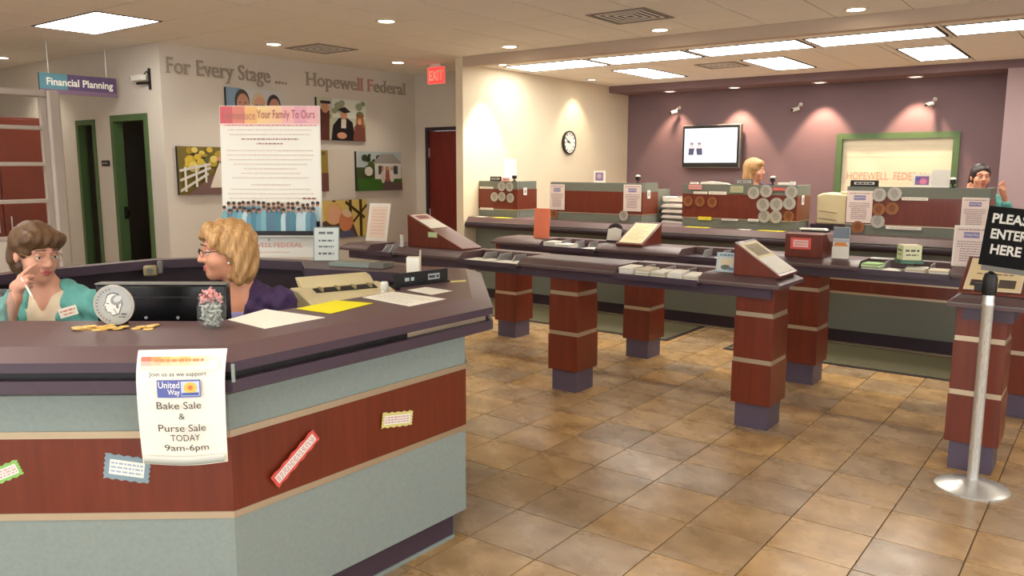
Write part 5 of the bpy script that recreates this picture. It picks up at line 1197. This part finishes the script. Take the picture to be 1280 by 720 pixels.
# ---- woman with short brown hair, hand at her cheek, holding a pen
t = thing('person', 'seated woman in teal jacket with short brown hair and glasses, hand with pen at cheek', 'person', (-3.639, 1.492, 0), RZ)
hf = (math.sin(rad(58)), -math.cos(rad(58)), -.17); Mh = basis((0, 0, 1.258), hf, (.04, .02, 1))
HS = np.array((.045, .0, .0)); EL, WR = (-.095, -.17, .885), (-.017, -.145, 1.085)
KN = [(-.040, -.133, 1.176-.0), (-.036, -.141, 1.160), (-.034, -.146, 1.144), (-.034, -.146, 1.128)]
TIP = [((.000, -.128, 1.212), (.020, -.104, 1.222)), ((-.002, -.150, 1.178), (.018, -.122, 1.176)), ((.0, -.156, 1.160), (.018, -.130, 1.154)), ((-.002, -.156, 1.143), (.014, -.134, 1.136))]
def f_skin(P):
    d = head_field(to_head(P, Mh))
    n_ = d_cap(P, (-.008, .012, 1.19), (.035, .03, 1.06), .050, .058); d = smin(d, n_, .02)
    ch = d_ell(P, (.045, .045, .93), (.165, .095, .19)); d = smin(d, ch, .05)
    d = smin(d, d_cap(P, (-.12, .04, 1.03), EL, .05, .04), .03); d = smin(d, d_cap(P, EL, WR, .040, .024), .02)
    d = smin(d, d_cap(P, (.20, .03, 1.02), (.25, -.02, .80), .045, .04), .03); d = smin(d, d_cap(P, (.25, -.02, .80), (.14, -.20, .775), .036, .024), .02)
    d = hand_field(P, d, WR, tuple(np.array((-.055, -.138, 1.135))+HS), [tuple(np.array(k)+HS) for k in KN], [tuple(tuple(np.array(q)+HS*(.75 if i else 1)) for i, q in enumerate(b)) for b in TIP], (tuple(np.array((-.030, -.118, 1.150))+HS), tuple(np.array((.004, -.104, 1.168))+HS*.7)))
    d = hand_field(P, d, (.14, -.20, .775), (.10, -.235, .775), [(.08, -.26, .785), (.075, -.25, .775), (.07, -.24, .775), (.07, -.23, .775)], [((.06, -.275, .78), (.05, -.28, .775)), ((.05, -.265, .775), (.04, -.27, .77)), ((.045, -.25, .775), (.035, -.255, .77)), ((.045, -.235, .775), (.035, -.24, .77))], ((.11, -.26, .785), (.09, -.275, .78)))
    return d
sculpt('body', f_skin, (-.30, -.33, .72), (.36, .20, 1.40), .0055, 'skin_pale', t)
def f_jacket(P):
    d = d_ell(P, (.045, .045, .90), (.195, .122, .24)); d = smin(d, d_cap(P, (-.12, .045, 1.035), (.20, .035, 1.03), .062), .05)
    d = smin(d, d_cap(P, (-.13, .04, 1.02), EL, .066, .058), .03); d = smin(d, d_cap(P, EL, (-.045, -.152, 1.03), .060, .052), .02)
    d = smin(d, d_cap(P, (.205, .03, 1.01), (.255, -.02, .80), .066, .056), .03); d = smin(d, d_cap(P, (.255, -.02, .80), (.17, -.17, .775), .054, .044), .02)
    d = smin(d, d_cap(P, (.0, .09, 1.09), (.075, .085, 1.09), .03), .04)
    fold = .004*np.sin(P[:, 2]*95+P[:, 0]*40)+.003*np.sin(P[:, 0]*120+P[:, 2]*50); d = d+fold
    ax_ = P[:, 0]-(.035+(P[:, 2]-1.05)*.05); w_ = .030+(P[:, 2]-.78)*.14       # open front
    cut = np.maximum(np.abs(ax_)-np.clip(w_, .02, .07), P[:, 1]-.0)
    cut = np.maximum(cut, .76-P[:, 2]); d = smax(d, -cut, .008)
    d = smax(d, -d_cap(P, (-.006, .0, 1.20), (.03, .015, 1.05), .064, .066), .008)
    d = smax(d, -d_sph(P, (-.015, -.142, 1.085), .038), .006)
    return d
sculpt('jacket', f_jacket, (-.32, -.36, .62), (.40, .24, 1.16), .0065, 'teal_cloth', t)
def f_top(P):
    d = d_ell(P, (.045, .035, .90), (.17, .112, .22)); d = smin(d, d_cap(P, (-.05, .03, 1.03), (.12, .03, 1.03), .05), .04)
    return smax(d, -d_cap(P, (.025, -.05, 1.13), (.03, -.07, 1.03), .055, .03), .012)
sculpt('top', f_top, (-.16, -.12, .62), (.25, .18, 1.10), .008, 'cream_cloth', t)
def legs(hip, kl, kr, al, ar):
    def f(P):
        d = d_ell(P, hip, (.19, .16, .12)); h = np.array(hip)
        for k_, a_, s_ in ((kl, al, 1), (kr, ar, -1)): d = smin(d, d_cap(P, (hip[0]+.08*s_, hip[1], hip[2]-.01), k_, .09, .065), .04); d = smin(d, d_cap(P, k_, a_, .062, .045), .03)
        return d
    return f
sculpt('trousers', legs((.04, .06, .58), (.20, -.22, .54), (.06, -.28, .54), (.20, -.20, .10), (.08, -.26, .10)), (-.25, -.40, .04), (.50, .30, .74), .014, 'trousers', t)
for a in ((.20, -.24, .045), (.08, -.30, .045)): part('shoe', MB().ell(a, (.06, .11, .045), 12, 6), 'black', t)
def f_hair(P):
    Q = to_head(P, Mh); d = d_ell(Q, (0, -.020, .040), (.092, .104, .096)); d = smin(d, d_ell(Q, (0, -.055, -.025), (.086, .066, .092)), .03)
    d = smin(d, d_cap(Q, (-.055, .058, .072), (.055, .060, .074), .032), .03)
    face = d_ell(Q, (0, .125, -.050), (.088, .105, .100)); d = smax(d, -face, .008); d = smax(d, -d_ell(Q, (-.085, .0, -.040), (.03, .032, .040)), .008); d = smax(d, -d_ell(Q, (.085, .0, -.040), (.03, .032, .040)), .008)
    return d+.0022*np.sin(Q[:, 0]*160+Q[:, 2]*60)
sculpt('hair', f_hair, (-.14, -.15, 1.12), (.14, .15, 1.42), .005, 'hair_brown', t)
face_parts(t, Mh, 'gold_wire', 'hair_brown')
part('pen', MB().tube((.02, -.148, 1.175), (.072, -.176, 1.102), .0045).tube((.072, -.176, 1.102), (.078, -.179, 1.093), .004, .001), 'white_plastic', t)
part('name_badge', MB().box(-.034, .034, -.003, .003, -.02, .02), 'paper', t, (.165, -.090, 1.025), (rad(-8), rad(-14), rad(26)))
p = Print(); p.fuzz(-.028, .028, .006, .006, S(226, 130, 100), 1); p.fuzz(-.02, .02, -.008, .005, S(226, 150, 120), 2); p.build('badge_print', t, (.165, -.090, 1.025), (rad(-8), rad(-14), rad(26)), warp=lambda q: (q[0], q[1]-.0035, q[2]))
office_chair('black office chair under the woman with the pen', (-3.639+.02, 1.492+.06, 0), RZ-rad(60))

# ---- blond woman in purple blouse turned towards her colleague
W2 = (-2.985, 1.975)
t = thing('person', 'seated blond woman in purple blouse and dark glasses turned to her colleague', 'person', (*W2, 0), RZ)
hf = (-math.sin(rad(62)), -math.cos(rad(62)), -.04); Mh2 = basis((-.012, 0, 1.270), hf, (-.02, .02, 1))
def f_skin(P):
    d = head_field(to_head(P, Mh2)); d = smin(d, d_cap(P, (.012, .010, 1.20), (.04, .035, 1.06), .050, .058), .02)
    d = smin(d, d_ell(P, (.035, .04, .94), (.16, .095, .19)), .05)
    d = smin(d, d_cap(P, (.19, .045, 1.04), (.24, .0, .82), .045, .04), .03); d = smin(d, d_cap(P, (.24, 0, .82), (.10, -.15, .775), .036, .024), .02)
    d = smin(d, d_cap(P, (-.12, .03, 1.04), (-.18, -.02, .82), .045, .04), .03); d = smin(d, d_cap(P, (-.18, -.02, .82), (-.10, -.17, .775), .036, .024), .02)
    for wx, s_ in (((.10, -.15, .775), -1), ((-.10, -.17, .775), 1)):
        x0 = wx[0]
        d = hand_field(P, d, wx, (x0+s_*.03, wx[1]-.035, .775), [(x0+s_*(.045+.012*k), wx[1]-.055+.012*k, .780) for k in range(4)], [((x0+s_*(.062+.012*k), wx[1]-.075+.012*k, .782), (x0+s_*(.075+.012*k), wx[1]-.09+.012*k, .772)) for k in range(4)], ((x0-s_*.005, wx[1]-.05, .785), (x0+s_*.01, wx[1]-.075, .778)))
    return d
sculpt('body', f_skin, (-.28, -.32, .72), (.34, .20, 1.42), .0055, 'skin', t)
def f_blouse(P):
    d = d_ell(P, (.035, .045, .90), (.185, .125, .25)); d = smin(d, d_cap(P, (-.12, .04, 1.045), (.19, .05, 1.045), .060), .05)
    d = smin(d, d_cap(P, (.195, .045, 1.03), (.245, .0, .82), .070, .060), .03); d = smin(d, d_cap(P, (.245, 0, .82), (.15, -.11, .775), .056, .046), .02)
    d = smin(d, d_cap(P, (-.125, .03, 1.03), (-.185, -.02, .82), .066, .058), .03); d = smin(d, d_cap(P, (-.185, -.02, .82), (-.12, -.14, .775), .054, .044), .02)
    d = smin(d, d_cap(P, (-.03, .09, 1.10), (.09, .075, 1.10), .028), .035); d = smin(d, d_cap(P, (.09, .06, 1.10), (.075, -.045, 1.04), .022, .012), .02)
    d = d+.004*np.sin(P[:, 2]*85+P[:, 0]*55)+.003*np.sin(P[:, 0]*110-P[:, 2]*60)
    ax_ = P[:, 0]-.032; w_ = .012+(P[:, 2]-.90)*.22; d = smax(d, -np.maximum(np.abs(ax_)-np.clip(w_, .004, .05), np.maximum(P[:, 1], .86-P[:, 2])), .006)
    return smax(d, -d_cap(P, (.012, .0, 1.21), (.035, .018, 1.05), .062, .064), .008)
sculpt('blouse', f_blouse, (-.30, -.34, .60), (.36, .24, 1.18), .0065, 'purple_cloth', t)
def f_under(P): return smax(d_ell(P, (.035, .04, .90), (.165, .110, .23)), P[:, 2]-1.02, .01)
sculpt('camisole', f_under, (-.16, -.12, .62), (.24, .18, 1.06), .009, 'pale_violet', t)
sculpt('trousers', legs((.03, .08, .58), (-.16, -.16, .54), (-.26, -.02, .54), (-.18, -.14, .10), (-.28, .0, .10)), (-.52, -.20, .04), (.26, .32, .74), .014, 'trousers', t)
for a in ((-.20, -.15, .045), (-.30, .0, .045)): part('shoe', MB().ell(a, (.11, .06, .045), 12, 6), 'black', t)
def f_hair(P):
    Q = to_head(P, Mh2); d = d_ell(Q, (0, -.022, .036), (.096, .112, .102)); d = smin(d, d_ell(Q, (0, -.050, -.050), (.094, .080, .105)), .035)
    d = smin(d, d_cap(Q, (-.075, -.02, -.02), (-.080, -.030, -.120), .030, .020), .03); d = smin(d, d_cap(Q, (.075, -.02, -.02), (.080, -.030, -.120), .030, .020), .03)
    d = smin(d, d_cap(Q, (-.02, .060, .090), (.060, .062, .060), .030), .03); d = smin(d, d_cap(Q, (-.03, .060, .088), (-.072, .050, .045), .026), .03)
    face = d_ell(Q, (0, .125, -.040), (.115, .122, .112)); d = smax(d, -face, .008)
    d = smax(d, -d_ell(Q, (-.085, .030, -.075), (.05, .050, .065)), .01); d = smax(d, -d_ell(Q, (.085, .030, -.075), (.05, .050, .065)), .01)
    return d+.0028*np.sin(Q[:, 1]*140+Q[:, 2]*70)+.002*np.sin(Q[:, 0]*170-Q[:, 2]*40)
sculpt('hair', f_hair, (-.16, -.17, 1.08), (.16, .18, 1.43), .005, 'hair_blond', t)
face_parts(t, Mh2, 'dark_wire', 'hair_brown')
part('earring', MB().ell((-.078, .004, -.045), .0055, 10, 6).ell((.078, .004, -.045), .0055, 10, 6).xf(Mh2), 'white_plastic', t)
office_chair('black office chair under the blond woman in purple', (W2[0]+.02, W2[1]+.07, 0), RZ+rad(50))

# ---- two tellers standing behind the screens
def teller(label, loc, hc, hf, cloth, hairm, hair_fn, arms, group='tellers'):
    t = thing('person', label, 'person', (loc[0], loc[1], 0), RZ, group)
    Mt = basis(hc, hf); sz = hc[2]-.20
    def f_skin(P):
        d = head_field(to_head(P, Mt)); d = smin(d, d_cap(P, (hc[0], hc[1]+.012, hc[2]-.06), (hc[0], hc[1]+.03, sz), .05, .056), .02)
        d = smin(d, d_ell(P, (hc[0], hc[1]+.03, sz-.20), (.15, .09, .24)), .05)
        for sh_, el, wr, kn, tp, th in arms:
            d = smin(d, d_cap(P, sh_, el, .046, .038), .03); d = smin(d, d_cap(P, el, wr, .036, .023), .02)
            d = hand_field(P, d, wr, tuple(np.array(wr)*.4+np.mean(kn, 0)*.6), kn, tp, th)
        return d
    sculpt('body', f_skin, (hc[0]-.36, hc[1]-.36, sz-.42), (hc[0]+.40, hc[1]+.20, hc[2]+.14), .0085, 'skin', t)
    def f_cl(P):
        d = d_ell(P, (hc[0], hc[1]+.035, sz-.26), (.185, .125, .34)); d = smin(d, d_cap(P, (hc[0]-.15, hc[1]+.03, sz-.02), (hc[0]+.15, hc[1]+.03, sz-.02), .06), .05)
        for sh_, el, wr, kn, tp, th in arms: d = smin(d, d_cap(P, sh_, el, .066, .056), .03); d = smin(d, d_cap(P, el, tuple(np.array(el)*.3+np.array(wr)*.7), .054, .042), .02)
        return smax(d+.004*np.sin(P[:, 2]*80+P[:, 0]*50), -d_cap(P, (hc[0], hc[1], hc[2]-.05), (hc[0], hc[1]-.02, sz-.05), .06, .055), .008)
    sculpt('shirt', f_cl, (hc[0]-.40, hc[1]-.38, sz-.64), (hc[0]+.42, hc[1]+.22, sz+.12), .011, cloth, t)
    def f_lg(P):
        d = d_ell(P, (hc[0], hc[1]+.04, .86), (.185, .14, .16))
        for s_ in (-1, 1): d = smin(d, d_cap(P, (hc[0]+.09*s_, hc[1]+.04, .82), (hc[0]+.10*s_, hc[1]+.02, .46), .085, .062), .04); d = smin(d, d_cap(P, (hc[0]+.10*s_, hc[1]+.02, .46), (hc[0]+.10*s_, hc[1]+.05, .10), .06, .045), .02)
        return d
    sculpt('trousers', f_lg, (hc[0]-.25, hc[1]-.2, .04), (hc[0]+.25, hc[1]+.25, 1.05), .016, 'trousers', t)
    for s_ in (-1, 1): part('shoe', MB().ell((hc[0]+.10*s_, hc[1]-.01, .045), (.05, .12, .045), 12, 6), 'black', t)
    sculpt('hair', lambda P: hair_fn(to_head(P, Mt)), (hc[0]-.16, hc[1]-.17, hc[2]-.20), (hc[0]+.16, hc[1]+.18, hc[2]+.16), .007, hairm, t)
    face_parts(t, Mt, None, hairm, True)
def hair_long(Q):
    d = d_ell(Q, (0, -.022, .036), (.094, .108, .100)); d = smin(d, d_ell(Q, (0, -.055, -.07), (.092, .07, .12)), .035); d = smin(d, d_cap(Q, (-.05, .058, .078), (.055, .060, .074), .03), .03)
    return smax(d, -d_ell(Q, (0, .128, -.055), (.080, .105, .115)), .008)
def hair_back(Q):
    d = d_ell(Q, (0, -.022, .036), (.086, .105, .094)); d = smin(d, d_ell(Q, (0, -.055, -.045), (.088, .060, .10)), .03)
    return smax(d, -d_ell(Q, (0, .128, -.030), (.085, .100, .110)), .008)
down = lambda s_, c, z: ((c+s_*.16, .03, z), (c+s_*.20, -.02, z-.28), (c+s_*.12, -.22, z-.36), [(c+s_*(.10-.013*k), -.29, z-.37) for k in range(4)], [((c+s_*(.10-.013*k), -.32, z-.375), (c+s_*(.10-.013*k), -.335, z-.39)) for k in range(4)], ((c+s_*.06, -.25, z-.36), (c+s_*.055, -.28, z-.365)))
teller('blond teller with face turned aside behind the coin screen', (-3.29, 8.78), (0, 0, 1.592), (.86, -.42, -.05), 'purple_cloth', 'hair_blond', hair_long, [down(-1, 0, 1.37), down(1, 0, 1.37)])
up_l = ((-.16, .03, 1.30), (-.27, -.10, 1.10), (-.205, -.11, 1.36), [(-.200+.013*k, -.155-.004*k, 1.435-.006*k) for k in range(4)], [((-.19+.013*k, -.15, 1.47-.008*k), (-.177+.013*k, -.155, 1.485-.01*k)) for k in range(4)], ((-.165, -.13, 1.39), (-.15, -.14, 1.42)))
up_r = ((.16, .03, 1.30), (.27, -.10, 1.10), (.14, -.15, 1.37), [(.135-.013*k, -.155-.004*k, 1.450-.006*k) for k in range(4)], [((.13-.013*k, -.16, 1.485-.008*k), (.118-.013*k, -.165, 1.50-.01*k)) for k in range(4)], ((.105, -.15, 1.405), (.09, -.155, 1.435)))
teller('smiling dark haired teller in teal raising both hands beside her face', (-1.105, 8.72), (0, 0, 1.535), (-.22, -.97, .0), 'teal_cloth', 'hair_dark', hair_back, [up_l, up_r])
